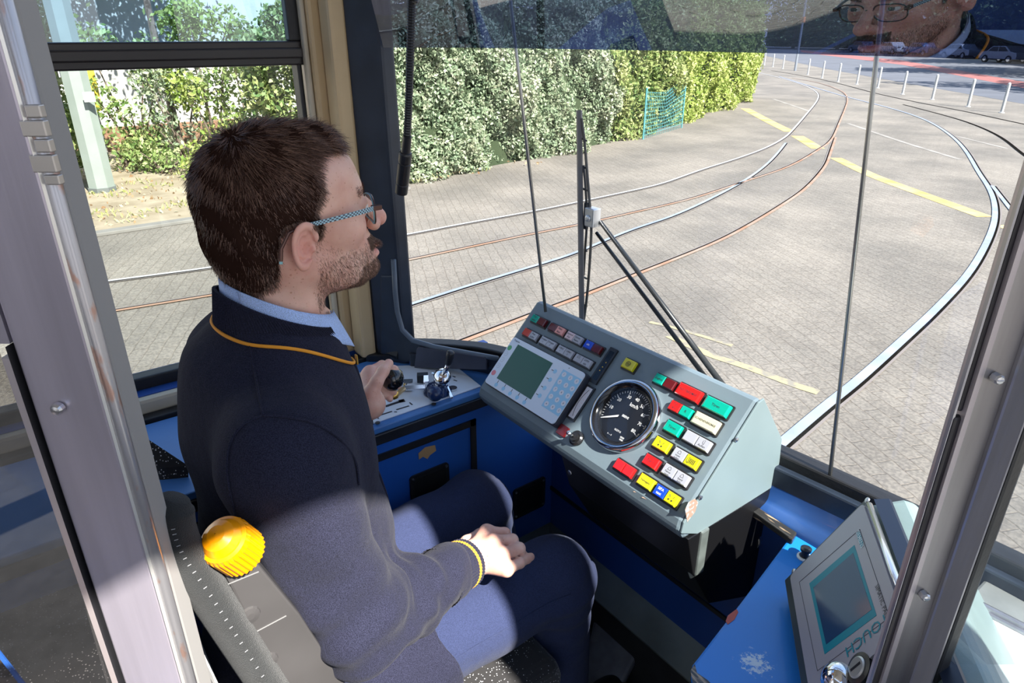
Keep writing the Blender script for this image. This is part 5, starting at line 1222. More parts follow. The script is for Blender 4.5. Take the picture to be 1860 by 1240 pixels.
HX = np.array([-.83, .28, 1.25])
def ear(p, sx):
    c = np.array([.0785, -.016, -.022]); q = p.copy(); q[:, 0] *= sx; q = q - c
    a = math.radians(10); ca, sa = math.cos(a), math.sin(a)
    x = q[:, 0] * ca + q[:, 1] * sa; y = -q[:, 0] * sa + q[:, 1] * ca; z = q[:, 2]
    t = math.radians(-12); y, z = y * math.cos(t) + z * math.sin(t), -y * math.sin(t) + z * math.cos(t)
    x = x - .003
    x, y, z = x / .84, y / .84, z / .84
    ry = .0185 + .10 * np.clip(z, -.03, .03)
    d2 = np.sqrt((y / ry) ** 2 + (z / .0315) ** 2)
    plate_ = smax((d2 - .93) * .018, np.abs(x) - .0022, .003)
    fade = np.clip((y - .006) / .01, 0, 1) * np.clip((.012 - z) / .01, 0, 1)
    helix = np.sqrt(((d2 - .90) * .0185) ** 2 + (x - .0055) ** 2) - .0034 + fade * .004
    d3 = np.sqrt(((y + .001) / (ry * .55)) ** 2 + ((z - .002) / .0175) ** 2)
    anti = np.sqrt(((d3 - .95) * .0105) ** 2 + (x - .0028) ** 2) - .0026 + np.clip((y - .001) / .008, 0, 1) * .005
    e = smin(plate_, helix, .003); e = smin(e, anti, .003)
    e = smin(e, np.linalg.norm(np.stack([x / .0045, (y - .004) / .0085, (z + .027) / .0085], 1), axis=1) * .0045 - .0045, .004)
    e = smin(e, np.linalg.norm(np.stack([x - .000, y - .014, z + .004], 1), axis=1) - .0048, .004)
    e = smax(e, -(np.linalg.norm(np.stack([(x - .003) / .8, y - .006, (z + .003) / 1.3], 1), axis=1) - .0058), .003)
    stem = np.linalg.norm(np.stack([(x + .013) / 1.2, (y - .004), (z) / 1.5], 1), axis=1) - .0095
    e = smin(e, stem, .004)
    return e * .84
def scalp(p):
    d = ell(p, (0, -.006, .020), (.0735, .0945, .078))
    d = smin(d, ell(p, (0, .033, .038), (.056, .052, .046)), .02)
    d = smin(d, ell(p, (0, -.030, -.030), (.060, .060, .060)), .03)
    d = smin(d, cone(p, (0, -.024, -.05), (0, -.030, -.20), .054, .058), .03)
    return d
def head_l(p):
    ax = np.abs(p[:, 0]); q = p.copy(); q[:, 0] = ax
    d = scalp(p)
    d = smin(d, ell(p, (0, .030, -.022), (.057, .062, .080)), .02)
    d = smin(d, cone(q, (0, .078, .021), (.034, .070, .022), .0150, .012), .014)
    d = smin(d, ell(q, (.041, .050, -.020), (.023, .030, .022)), .018)
    d = smin(d, cone(q, (.050, -.002, -.058), (.018, .072, -.088), .019, .017), .022)
    d = smin(d, ell(p, (0, .076, -.058), (.032, .032, .030)), .018)
    d = smin(d, ell(p, (0, .091, -.087), (.022, .022, .018)), .014)
    d = smin(d, ell(p, (0, .030, -.078), (.044, .054, .026)), .02)
    d = smax(d, -ell(q, (.033, .103, .001), (.017, .017, .0115)), .012)
    d = smin(d, cone(p, (0, .088, .012), (0, .115, -.020), .0075, .0105), .010)
    d = smin(d, sph(p, (0, .1195, -.0245), .0120), .006)
    d = smin(d, sph(q, (.0125, .1075, -.0295), .0085), .005)
    d = smax(d, -ell(q, (.0062, .1155, -.0375), (.0035, .006, .004)), .003)
    d = smin(d, ell(p, (0, .1035, -.0555), (.024, .0110, .0052)), .005)
    d = smin(d, ell(p, (0, .1030, -.0690), (.020, .0115, .0062)), .005)
    d = smax(d, -cone(q, (0, .114, -.0615), (.022, .100, -.0625), .0022, .0010), .002)
    lid = sph(q, (.0325, .078, .002), .0142)
    slit = np.maximum(np.abs(q[:, 2] - .0015) - .0044 * np.sqrt(np.clip(1 - ((q[:, 0] - .0325) / .014) ** 2, 0, 1)), -(q[:, 1] - .083))
    lid = smax(lid, -slit, .0012)
    d = smin(d, lid, .004); d = np.minimum(d, sph(q, (.0325, .0785, .002), .0125))
    d = smin(d, sph(p, (0, .030, -.150), .012), .02)
    d = smin(d, cone(q, (.050, -.03, -.045), (.016, .018, -.190), .011, .012), .02)
    e = ear(p, 1.0); e = np.minimum(e, ear(p, -1.0)); return smin(d, e, .003)

# ---- skin
def skinmat():
    m = bpy.data.materials.new('skin'); m.use_nodes = True; nt = m.node_tree; b = nt.nodes['Principled BSDF']
    tc = nt.nodes.new('ShaderNodeTexCoord')
    n1 = nt.nodes.new('ShaderNodeTexNoise'); n1.inputs['Scale'].default_value = 22; n1.inputs['Detail'].default_value = 4; nt.links.new(tc.outputs['Object'], n1.inputs['Vector'])
    r1 = nt.nodes.new('ShaderNodeValToRGB'); r1.color_ramp.elements[0].color = (0.68, 0.36, 0.27, 1); r1.color_ramp.elements[1].color = (0.79, 0.49, 0.38, 1); r1.color_ramp.elements[0].position = .38; r1.color_ramp.elements[1].position = .62
    nt.links.new(n1.outputs['Fac'], r1.inputs[0])
    n2 = nt.nodes.new('ShaderNodeTexVoronoi'); n2.inputs['Scale'].default_value = 210; nt.links.new(tc.outputs['Object'], n2.inputs['Vector'])
    n3 = nt.nodes.new('ShaderNodeTexNoise'); n3.inputs['Scale'].default_value = 70; nt.links.new(tc.outputs['Object'], n3.inputs['Vector'])
    ad = nt.nodes.new('ShaderNodeMath'); ad.operation = 'ADD'; nt.links.new(n2.outputs['Distance'], ad.inputs[0]); nt.links.new(n3.outputs['Fac'], ad.inputs[1])
    r2 = nt.nodes.new('ShaderNodeValToRGB'); r2.color_ramp.elements[0].color = (0.72, 0.58, 0.50, 1); r2.color_ramp.elements[1].color = (1, 1, 1, 1); r2.color_ramp.elements[0].position = .52; r2.color_ramp.elements[1].position = .66
    nt.links.new(ad.outputs[0], r2.inputs[0])
    mx = nt.nodes.new('ShaderNodeMixRGB'); mx.blend_type = 'MULTIPLY'; mx.inputs[0].default_value = .8; nt.links.new(r1.outputs[0], mx.inputs[1]); nt.links.new(r2.outputs[0], mx.inputs[2])
    a = nt.nodes.new('ShaderNodeAttribute'); a.attribute_name = 'flush'
    m2 = nt.nodes.new('ShaderNodeMixRGB'); m2.blend_type = 'MIX'; m2.inputs[2].default_value = (0.70, 0.26, 0.21, 1); nt.links.new(a.outputs['Fac'], m2.inputs[0]); nt.links.new(mx.outputs[0], m2.inputs[1])
    nt.links.new(m2.outputs[0], b.inputs['Base Color']); b.inputs['Roughness'].default_value = .46
    b.inputs['Subsurface Weight'].default_value = .25; b.inputs['Subsurface Radius'].default_value = (.010, .0035, .0018); b.inputs['Subsurface Scale'].default_value = 1
    nb = nt.nodes.new('ShaderNodeTexNoise'); nb.inputs['Scale'].default_value = 400; nt.links.new(tc.outputs['Object'], nb.inputs['Vector'])
    bp = nt.nodes.new('ShaderNodeBump'); bp.inputs['Strength'].default_value = .25; bp.inputs['Distance'].default_value = .0006; nt.links.new(nb.outputs['Fac'], bp.inputs['Height']); nt.links.new(bp.outputs[0], b.inputs['Normal'])
    MATS['skin'] = m; return m
skin = skinmat()
drv = empty('person', (-.83, .25, FL), 'seated person in a navy cardigan with orange piping, light blue shirt and glasses', 'person')

shR, elR, wrR = np.array([-.664, .180, 1.012]), np.array([-.632, .232, .762]), np.array([-.712, .440, .690])
shL, elL, wrL = np.array([-.998, .232, 1.005]), np.array([-1.085, .245, .800]), np.array(P(672, 735, Z=.842))
def arr(v): return np.array(tuple(v))
# right hand lying on the thigh
RH = dict(w=wrR + (wrR - elR) * .10,
    i=[P(884, 966, Z=.703), P(916, 969, Z=.694), P(926, 984, Z=.668), P(918, 995, Z=.655)],
    m=[P(897, 984, Z=.708), P(930, 981, Z=.696), P(938, 996, Z=.668), P(930, 1006, Z=.655)],
    r=[P(911, 1007, Z=.704), P(943, 996, Z=.692), P(948, 1008, Z=.668), P(938, 1016, Z=.655)],
    p=[P(920, 1034, Z=.692), P(944, 1022, Z=.685), P(957, 1015, Z=.674), P(964, 1011, Z=.668)],
    t=[P(850, 988, Z=.678), P(872, 972, Z=.668), P(892, 968, Z=.660), P(905, 972, Z=.656)])
LH = dict(w=wrL,
    i=[P(672, 676, Z=.872), P(694, 664, Z=.872), P(716, 672, Z=.862), P(722, 686, Z=.848)],
    m=[P(666, 690, Z=.862), P(688, 680, Z=.850), P(714, 690, Z=.842), P(722, 700, Z=.834)],
    r=[P(666, 706, Z=.848), P(686, 700, Z=.832), P(708, 706, Z=.824), P(714, 712, Z=.818)],
    p=[P(672, 722, Z=.834), P(688, 716, Z=.818), P(704, 718, Z=.812), P(708, 724, Z=.808)],
    t=[P(674, 714, Z=.866), P(684, 694, Z=.884), P(696, 674, Z=.897), P(706, 660, Z=.902)])
def hand(H, fr_):
    d_ = {k: (arr(v) if k == 'w' else [arr(q) for q in v]) for k, v in H.items()}
    w = d_['w']; fr_ = np.array(fr_)
    def f(p):
        d = cone(p, fr_, w, .031, .0255)
        pal = None
        for k, r in (('i', .0135), ('m', .0135), ('r', .0130), ('p', .0120)):
            c = cone(p, w + (d_[k][0] - w) * .08, d_[k][0], .0165, r)
            pal = c if pal is None else smin(pal, c, .016)
        d = smin(d, pal, .014)
        for k, r in (('i', .0098), ('m', .0100), ('r', .0095), ('p', .0082)):
            a = d_[k]; kk = cone(p, a[0], a[1], r * 1.12, r); kk = smin(kk, sph(p, a[1], r * 1.04), .003)
            kk = smin(kk, cone(p, a[1], a[2], r * .97, r * .90), .003); kk = smin(kk, cone(p, a[2], a[3], r * .90, r * .80), .003)
            d = smin(d, kk, .0045)
        a = d_['t']; kk = cone(p, w + (a[0] - w) * .3, a[0], .015, .0145); kk = smin(kk, cone(p, a[0], a[1], .014, .0115), .006); kk = smin(kk, cone(p, a[1], a[2], .0112, .0105), .004); kk = smin(kk, cone(p, a[2], a[3], .0105, .0085), .004)
        return smin(d, kk, .007)
    return f
def bounds(H, extra, pad=.05):
    pts = [np.array(extra)] + [arr(H['w'])] + [arr(q) for k, v in H.items() if k != 'w' for q in v]
    pts = np.array(pts); return pts.min(0) - pad, pts.max(0) + pad
parts = []
def head_w(p): return head_l(p - HX)
Vh, Fh = nets(head_w, HX + (-.095, -.115, -.205), HX + (.095, .145, .115), .0017, 2)
parts.append((Vh, Fh))
for H, elb in ((RH, elR * .35 + wrR * .65), (LH, elL * .35 + wrL * .65)):
    lo, hi = bounds(H, elb); parts.append(nets(hand(H, elb), lo, hi, .0019, 2))
# hidden core that joins head, trunk, arms and legs under the clothes
kneeR, kneeL = np.array([-.716, .640, .548]), np.array([-.962, .630, .555])
hipR, hipL = np.array([-.745, .20, .552]), np.array([-.915, .20, .552])
ankR, ankL = np.array([-.715, .660, .16]), np.array([-.975, .74, .16])
def core(p):
    d = ell(p, (-.83, .21, .93), (.135, .085, .16)); d = smin(d, ell(p, (-.83, .21, .66), (.12, .085, .17)), .05)
    d = smin(d, cone(p, (-.83, .235, 1.04), (-.83, .248, 1.10), .055, .050), .03)
    for a, b, r, s in ((shR, elR, .042, .034), (elR, wrR, .034, .026), (shL, elL, .042, .034), (elL, wrL, .034, .026), (hipR, kneeR, .06, .048), (hipL, kneeL, .06, .048), (kneeR, ankR, .046, .035), (kneeL, ankL, .046, .035)):
        d = smin(d, cone(p, a, b, r, s), .03)
    return d
parts.append(nets(core, (-1.18, .03, .10), (-.54, .85, 1.16), .012, 1))
Vs, Fs, o_ = [], [], 0
for V, F_ in parts: Vs.append(V); Fs.append(F_ + o_); o_ += len(V)
V = np.concatenate(Vs); Fb = np.concatenate(Fs)
L = V - HX
flush = np.clip(1 - np.linalg.norm((L - [0, .118, -.026]) / [.022, .02, .02], axis=1), 0, 1) * .9
for sx in (-1, 1):
    flush = np.maximum(flush, .45 * np.clip(1 - np.linalg.norm((L - [sx * .045, .07, -.025]) / [.03, .04, .03], axis=1), 0, 1))
    flush = np.maximum(flush, .55 * np.clip(1.2 - np.linalg.norm((L - [sx * .082, -.02, -.02]) / [.02, .03, .045], axis=1), 0, 1))
lipd = np.linalg.norm((L - [0, .108, -.062]) / [.026, .016, .012], axis=1)
flush = np.maximum(flush, np.clip(1.35 - lipd, 0, 1) * .95)
mi = np.zeros(len(Fb), int); fc = L[Fb].mean(1); ec = np.linalg.norm(np.stack([np.abs(fc[:, 0]) - .0325, fc[:, 1] - .0785, fc[:, 2] - .002], 1), axis=1)
eye = (ec < .01285) & (fc[:, 1] > .082); mi[eye] = 1
ir = eye & (np.hypot(np.abs(fc[:, 0]) - .0325, fc[:, 2] - .002) < .0056); mi[ir] = 2
body = fast_mesh('body', V, Fb, [skin, mat('eye_white', (0.75, 0.72, 0.70), 0.15), mat('iris', (0.08, 0.10, 0.10), 0.1)], mi, drv, smooth=True, attr={'flush': flush})

# ---- hair
def hl(x, y, X=-.760): q = P(x, y, X=X); return (q.y - HX[1], q.z - HX[2])
hp = [(.058, .090), (.054, .080), hl(578, 276), hl(571, 300), hl(576, 320), hl(584, 345), hl(577, 372), hl(571, 388), hl(588, 404), hl(588, 424), hl(581, 437), hl(573, 430), hl(567, 412), hl(545, 404), hl(518, 410), hl(507, 436), hl(506, 468), hl(515, 500), hl(507, 524), hl(488, 542), hl(466, 548), (-.10, -.112), (-.2, -.09), (-.2, .2), (.064, .2), (.064, .098)]
def hair_l(p):
    t = .0045 + .0045 * np.clip((p[:, 2] - .02) / .06, 0, 1) + .003 * np.clip(-p[:, 1] / .08, 0, 1) - .004 * np.clip((-.04 - p[:, 2]) / .05, 0, 1)
    t = t + .0020 * np.exp(-((p[:, 1] - .062) / .022) ** 2) * (p[:, 2] > .05)
    t = t + .0012 * np.sin(p[:, 1] * 190 + p[:, 2] * 130) + .0010 * np.sin(p[:, 0] * 160 + p[:, 1] * 90)
    d = scalp(p) - t
    return smax(d, polysd(p[:, 1], p[:, 2], hp), .007)
Vr, Fr = nets(lambda p: hair_l(p - HX), HX + (-.095, -.125, -.125), HX + (.095, .115, .125), .0024, 1)
hairm = leafmat('hair_brown', (0.020, 0.011, 0.008), (0.050, 0.026, 0.018), (0.105, 0.058, 0.040), .0)
for n_ in hairm.node_tree.nodes:
    if n_.type == 'VALTORGB':
        for e_, c_ in zip(sorted(n_.color_ramp.elements, key=lambda q: q.position), ((.050, .024, .016), (.13, .068, .047), (.31, .18, .125))): e_.color = c_ + (1,)
    if n_.type == 'BSDF_PRINCIPLED': n_.inputs['Roughness'].default_value = .42; n_.inputs['Specular IOR Level'].default_value = .35
capm = mat('hair_under', (0.028, 0.014, 0.010), 1.0, spec=0.0)
hair = fast_mesh('hair', Vr, Fr, capm, parent=drv, smooth=True, attr={'rnd': rng.uniform(.0, .35, len(Vr))})
def strands(name, R, N, D, length, lift, width, m, parent, segs=3, grav=0.0, rr=None):
    """ribbon strands: roots R, normals N, tangents D"""
    n = len(R); Ls = length * rng.uniform(.6, 1.25, n); Vv = []; pos = R.copy(); dr = D + N * lift; dr /= np.linalg.norm(dr, axis=1)[:, None]
    sd_ = np.cross(dr, N); sd_ /= np.maximum(np.linalg.norm(sd_, axis=1), 1e-6)[:, None]
    view = _C - pos; view /= np.linalg.norm(view, axis=1)[:, None]
    sd_ = np.where(np.arange(n)[:, None] % 2 == 0, sd_, np.cross(dr, rng.normal(size=(n, 3)))); sd_ /= np.maximum(np.linalg.norm(sd_, axis=1), 1e-6)[:, None]
    for k in range(segs + 1):
        w = width * (1 - .75 * k / segs); Vv += [pos - sd_ * w / 2, pos + sd_ * w / 2]
        pos = pos + dr * (Ls / segs)[:, None]; dr = dr * 1.0 + D * .25 - N * lift * .35 + np.array([0, 0, -grav]); dr /= np.linalg.norm(dr, axis=1)[:, None]
    A = np.stack(Vv, 1); k2 = 2 * (segs + 1)
    base = np.arange(n)[:, None] * k2
    Fq = np.concatenate([base + np.array([[2 * k, 2 * k + 1, 2 * k + 3, 2 * k + 2]]) for k in range(segs)])
    r = rng.uniform(0, 1, n) ** 1.3 if rr is None else rr
    return A.reshape(-1, 3), Fq, np.repeat(r, k2)
def surf_pts(V, F_, n, mask=None):
    a, b, c = V[F_[:, 0]], V[F_[:, 1]], V[F_[:, 2]]; ar = np.linalg.norm(np.cross(b - a, c - a), axis=1)
    if mask is not None: ar = ar * mask
    ix = rng.choice(len(F_), n, p=ar / ar.sum()); w = rng.dirichlet((1, 1, 1, 1), n)
    return np.einsum('nk,nkd->nd', w, V[F_[ix]])
nh = 72000
R_ = surf_pts(Vr, Fr, nh); N_ = grad(lambda p: scalp(p - HX), R_)
cr = HX + np.array([.010, -.055, .095]); D_ = R_ - cr
D_ = D_ - N_ * np.sum(D_ * N_, 1)[:, None]; D_ /= np.maximum(np.linalg.norm(D_, axis=1), .004)[:, None]
D_ += .16 * rng.normal(size=D_.shape) + .10 * np.sin(R_ * 120)[:, [1, 2, 0]]
loc = R_ - HX; top = np.clip((loc[:, 2] - .03) / .05, 0, 1)
R2 = R_ - N_ * .003
A1, F1, r1 = strands('s', R2, N_, D_, (.011 + .010 * top), .20, .00075, hairm, hair, 3)
nf = 900  # ruffled front edge
mk = ((Vr[Fr].mean(1) - HX)[:, 1] > .045) & ((Vr[Fr].mean(1) - HX)[:, 2] > .06)
Rf = surf_pts(Vr, Fr, nf, mk.astype(float)); Nf = grad(lambda p: scalp(p - HX), Rf); Df = np.tile([0, 1, .35], (nf, 1)) + .35 * rng.normal(size=(nf, 3)); Df -= Nf * np.sum(Df * Nf, 1)[:, None]
A2, F2, r2 = strands('f', Rf, Nf, Df, .010, .9, .0008, hairm, hair, 3)
hs = fast_mesh('hair_strands', np.concatenate([A1, A2]), np.concatenate([F1, F2 + len(A1)]), hairm, parent=hair, attr={'rnd': np.concatenate([r1, r2])}, smooth=False)
# beard, moustache, brows
bdm = leafmat('beard_brown', (0.1, 0.05, 0.03), (0.2, 0.1, 0.06), (0.3, 0.15, 0.1), .0)
for n_ in bdm.node_tree.nodes:
    if n_.type == 'VALTORGB':
        for e_, c_ in zip(sorted(n_.color_ramp.elements, key=lambda q: q.position), ((.05, .024, .015), (.14, .07, .042), (.28, .16, .10))): e_.color = c_ + (1,)
fcw = Vh[Fh].mean(1) - HX; x_, y_, z_ = np.abs(fcw[:, 0]), fcw[:, 1], fcw[:, 2]
must = (z_ < -.041) & (z_ > -.056) & (y_ > .082) & (x_ < .029) & (fcw[:, 1] < .1225)
lipz = (np.abs(z_ + .0625) < .006) & (x_ < .021)
chin = (z_ < -.073) & (y_ > .052) & (x_ < .040)
line = -.012 - .72 * (y_ - .0) ; line = np.where(y_ > .05, -.045 - .0 * y_, line)
cheek = (z_ < np.minimum(line, -.022)) & (y_ > .002) & (y_ < .10) & (z_ > -.115) & (x_ > .02)
jawl = (z_ < -.050) & (y_ > .005) & (x_ > .02) & (z_ > -.118)
sideb = (polysd(y_, z_, hp) < -.0005) & (y_ > -.004) & (z_ < .06) & (z_ > -.05) & (x_ > .045)
def beard(mask, n, ln, lift, w, gr):
    if mask.sum() == 0: return None
    Rb = surf_pts(Vh, Fh, n, mask.astype(float)); Nb = grad(head_w, Rb)
    Db = np.tile([0, .30, -1.0], (n, 1)) + .35 * rng.normal(size=(n, 3)); Db -= Nb * np.sum(Db * Nb, 1)[:, None]; Db /= np.linalg.norm(Db, axis=1)[:, None]
    return strands('b', Rb - Nb * .0005, Nb, Db, ln, lift, w, bdm, body, 2, gr)
sets = [beard(must & ~lipz, 3000, .0062, .45, .00045, .1), beard(chin & ~lipz, 5200, .0062, .55, .00045, .1), beard(jawl, 4200, .0065, .35, .00040, .05), beard(cheek, 3000, .0048, .3, .00036, 0), beard(sideb, 6000, .008, .25, .0005, 0)]
Av, Fv, rv, o_ = [], [], [], 0
for s_ in sets:
    if s_: Av.append(s_[0]); Fv.append(s_[1] + o_); rv.append(s_[2]); o_ += len(s_[0])
fast_mesh('beard', np.concatenate(Av), np.concatenate(Fv), bdm, parent=drv, attr={'rnd': np.concatenate(rv)})
bm_ = (z_ > .017) & (z_ < .028) & (x_ > .012) & (x_ < .050) & (y_ > .06)
Rb = surf_pts(Vh, Fh, 600, bm_.astype(float)); Nb = grad(head_w, Rb); Db = np.stack([np.sign(Rb[:, 0] - HX[0]), -.2 * np.ones(len(Rb)), .1 * np.ones(len(Rb))], 1) + .2 * rng.normal(size=Rb.shape); Db -= Nb * np.sum(Db * Nb, 1)[:, None]
for sg in (-1, 1):
    k_ = (Rb[:, 0] - HX[0]) * sg > 0; a_, f_, r_ = strands('e', Rb[k_], Nb[k_], Db[k_], .007, .3, .0005, bdm, body, 2); fast_mesh('eyebrow', a_, f_, bdm, parent=drv, attr={'rnd': r_ * .6})

# ---- glasses
gl = empty('eyeglasses', Vector(HX) + Vector((0, .1, 0)), 'thin metal eyeglasses with light blue chequered temples, worn by the person', 'glasses')
H_ = Vector(HX); gm = mat('frame_brown', (0.10, 0.05, 0.04), 0.3, 0.6); gt = mat('frame_teal', (0.20, 0.42, 0.46), 0.3, 0.3)
def G3(x, y, z): return H_ + Vector((x, y, z))
for sx in (-1, 1):
    cen = (sx * .033, .098, -.003)
    loop = []
    for k in range(41):
        a = 2 * math.pi * k / 40; cx_ = abs(math.cos(a)) ** .65 * math.copysign(1, math.cos(a)); cz_ = abs(math.sin(a)) ** .75 * math.copysign(1, math.sin(a))
        x = cen[0] + .0255 * cx_; z = cen[2] + .0165 * cz_ - .0015 * (cx_ * sx); y = cen[1] - .010 * max(0, (x * sx - .03) / .03)
        loop.append(G3(x, y, z))
    m = MB(); m.tube(loop, .0012, 6, 0, cap=False); m.tube([q + Vector((0, -.0016, 0)) for q in loop], .0008, 6, 1, cap=False); fr_ = m.build('rim', [gm, gt], gl)
    m = MB(); m.add([q for q in loop[:-1]], [tuple(range(40))]); m.build('lens', glassmat('lens_glass', (.96, .97, .97), .03), gl)
    # temple arm
    y0 = .0905; h0 = G3(sx * .0610, y0, .004); h1 = G3(sx * .0665, y0 - .010, .0045)
    m = MB(); m.box((-.004, -.005, -.003), (.004, .007, .003), 0, Matrix.Translation(G3(sx * .0615, y0 - .002, .004))); m.build('end_piece', gm, gl, bevel=.0008)
    pts_ = [G3(sx * .0640, y0 - .005, .004), G3(sx * .0735, .055, .0035), G3(sx * .0800, .010, .0015), G3(sx * .0815, -.014, .0005)]
    vs = []; fs = []; mi_ = []
    cl = catmull(pts_, 16); n_ = len(cl)
    m = MB()
    for i in range(n_ - 1):
        a, b = cl[i], cl[i + 1]; t = i / n_; hgt = .0030 - .0008 * t; up_ = Vector((0, 0, 1)); out = Vector((sx, 0, 0)) * .0007
        for j in range(3):
            z0 = -hgt + 2 * hgt * j / 3; z1 = z0 + 2 * hgt / 3
            m.add([a + up_ * z0 + out, b + up_ * z0 + out, b + up_ * z1 + out, a + up_ * z1 + out], [(0, 1, 2, 3)], 1 if (i + j) % 2 else 0)
        m.add([a + up_ * -hgt - out, b + up_ * -hgt - out, b + up_ * hgt - out, a + up_ * hgt - out], [(3, 2, 1, 0)], 0)
        m.add([a + up_ * hgt - out, b + up_ * hgt - out, b + up_ * hgt + out, a + up_ * hgt + out], [(0, 1, 2, 3)], 0)
    m.build('temple', [mat('temple_blue', (0.36, 0.58, 0.66), 0.35), mat('temple_dark', (0.06, 0.07, 0.10), 0.35)], gl)
    m = MB(); m.tube([G3(sx * .0815, -.014, .0005), G3(sx * .0830, -.030, -.004), G3(sx * .0835, -.041, -.020), G3(sx * .0850, -.044, -.034)], [.0016, .0018, .0020, .0020], 8, 0); m.tube([G3(sx * .0850, -.044, -.034), G3(sx * .0852, -.0445, -.037)], .0021, 8, 1); m.build('temple_tip', [gm, gt], gl)
m = MB(); m.tube([G3(-.0085, .0985, .003), G3(0, .1045, .006), G3(.0085, .0985, .003)], .0012, 8); m.build('bridge', gm, gl)

# ---- clothes
def knit(name, c, scale=900, rib=None, rough=.95, sheen=.04):
    m = bpy.data.materials.new(name); m.use_nodes = True; nt = m.node_tree; b = nt.nodes['Principled BSDF']
    tc = nt.nodes.new('ShaderNodeTexCoord')
    w = nt.nodes.new('ShaderNodeTexNoise'); w.inputs['Scale'].default_value = scale; w.inputs['Detail'].default_value = 2; nt.links.new(tc.outputs['Object'], w.inputs['Vector'])
    r = nt.nodes.new('ShaderNodeValToRGB'); r.color_ramp.elements[0].color = tuple(v * .55 for v in c) + (1,); r.color_ramp.elements[1].color = tuple(v * 1.45 for v in c) + (1,); r.color_ramp.elements[0].position = .35; r.color_ramp.elements[1].position = .65
    nt.links.new(w.outputs['Fac'], r.inputs[0]); nt.links.new(r.outputs[0], b.inputs['Base Color'])
    b.inputs['Roughness'].default_value = rough; b.inputs['Sheen Weight'].default_value = sheen; b.inputs['Sheen Roughness'].default_value = .5; b.inputs['Specular IOR Level'].default_value = .08
    n2 = nt.nodes.new('ShaderNodeTexNoise'); n2.inputs['Scale'].default_value = 22; n2.inputs['Detail'].default_value = 3; nt.links.new(tc.outputs['Object'], n2.inputs['Vector'])
    bp0 = nt.nodes.new('ShaderNodeBump'); bp0.inputs['Strength'].default_value = .35; bp0.inputs['Distance'].default_value = .012; nt.links.new(n2.outputs['Fac'], bp0.inputs['Height'])
    bp = nt.nodes.new('ShaderNodeBump'); bp.inputs['Strength'].default_value = .6; bp.inputs['Distance'].default_value = .0012; nt.links.new(w.outputs['Fac'], bp.inputs['Height']); nt.links.new(bp0.outputs[0], bp.inputs['Normal']); nt.links.new(bp.outputs[0], b.inputs['Normal'])
    MATS[name] = m; return m
navyk = knit('navy_knit', (0.019, 0.020, 0.037))
troum = knit('trouser_cotton', (0.030, 0.039, 0.088), 1500, sheen=.05)
shirtm = knit('shirt_cotton', (0.42, 0.56, 0.88), 1800, sheen=.1, rough=.7)
orang = mat('orange_piping', (0.75, 0.30, 0.02), 0.8)
def fold(p, a, b, c, amp):
    a = np.array(a); b = np.array(b); d = b - a; L = np.linalg.norm(d); t = (p - a) @ d / L
    return amp * np.sin(t * c + 2.2 * np.sin(p[:, 0] * 21 + p[:, 2] * 13) + 1.3 * np.sin(p[:, 1] * 34)) * np.exp(-((t - L * .95) / (.10)) ** 2)
def jacket(p, cut=True):
    d = ell(p, (-.83, .226, .955), (.172, .118, .175))
    d = smin(d, ell(p, (-.83, .232, .76), (.165, .130, .19)), .06)
    d = smin(d, ell(p, (-.83, .215, .560), (.195, .150, .130)), .05)
    d = smin(d, cone(p, shR + (.0, .002, .012), shL + (0, 0, .012), .058, .058), .05)
    d = smin(d, cone(p, (-.83, .225, 1.045), (-.83, .245, 1.085), .085, .066), .05)
    sk = cone(p, (-.745, .16, .555), (-.738, .46, .565), .118, .108); sk = np.maximum(sk, p[:, 1] - .375 + .25 * (p[:, 2] - .58)); sk = np.maximum(sk, .47 - p[:, 2]); d = smin(d, sk, .03)
    ar = smin(cone(p, shR, elR, .069, .058), cone(p, elR, elR + (wrR - elR) * .80, .058, .045), .03)
    ar = ar - fold(p, shR, elR, 95, .0035) - .0025 * np.sin(((p - elR) @ ((wrR - elR) / np.linalg.norm(wrR - elR))) * 150 + 2 * np.sin(p[:, 2] * 60)) * np.clip(1 - np.abs((p - elR) @ ((wrR - elR) / np.linalg.norm(wrR - elR)) - .09) / .09, 0, 1)
    al = smin(cone(p, shL, elL, .064, .052), cone(p, elL, elL + (wrL - elL) * .82, .052, .041), .03)
    d = smin(d, ar, .035); d = smin(d, al, .035)
    d = d - .0030 * np.sin(p[:, 2] * 38 + 3 * np.sin(p[:, 0] * 14 + p[:, 1] * 17)) * np.clip((.98 - p[:, 2]) / .1, 0, 1) - .0015 * np.sin(p[:, 1] * 70 + p[:, 2] * 33)
    if cut:
        slot = np.maximum(np.abs(p[:, 0] + .862) - (.030 + .18 * np.clip(p[:, 2] - .97, 0, .2) + .04 * np.clip(.9 - p[:, 2], 0, .4)), -(p[:, 1] - .24))
        d = smax(d, -slot, .006)
        d = np.maximum(d, p[:, 2] - 1.128)                                # open neck, the collar goes on here
        d = np.maximum(d, -np.maximum(np.linalg.norm(p[:, :2] - [-.83, .248], axis=1) - .063, 1.035 - p[:, 2]))
        d = np.maximum(d, .475 - p[:, 2])
    return d
Vj, Fj = nets(jacket, (-1.20, .02, .45), (-.53, .50, 1.145), .0045, 2)
jk = fast_mesh('cardigan', Vj, Fj, navyk, parent=drv, smooth=True)
def onj(q, off=.0, fn=lambda p: jacket(p, False)):
    p = np.array([tuple(q)])
    for _ in range(12): p = p - grad(fn, p) * (fn(p)[:, None] - off) * .8
    return Vector(p[0])
def rj(x, y, off=.0):
    d = ray(x, y); d = d / np.linalg.norm(d); t = .35
    for _ in range(90):
        f_ = jacket((_C + d * t)[None], False)[0] - off; t += f_ * .7
        if abs(f_) < 1e-4: break
    return Vector(_C + d * t)
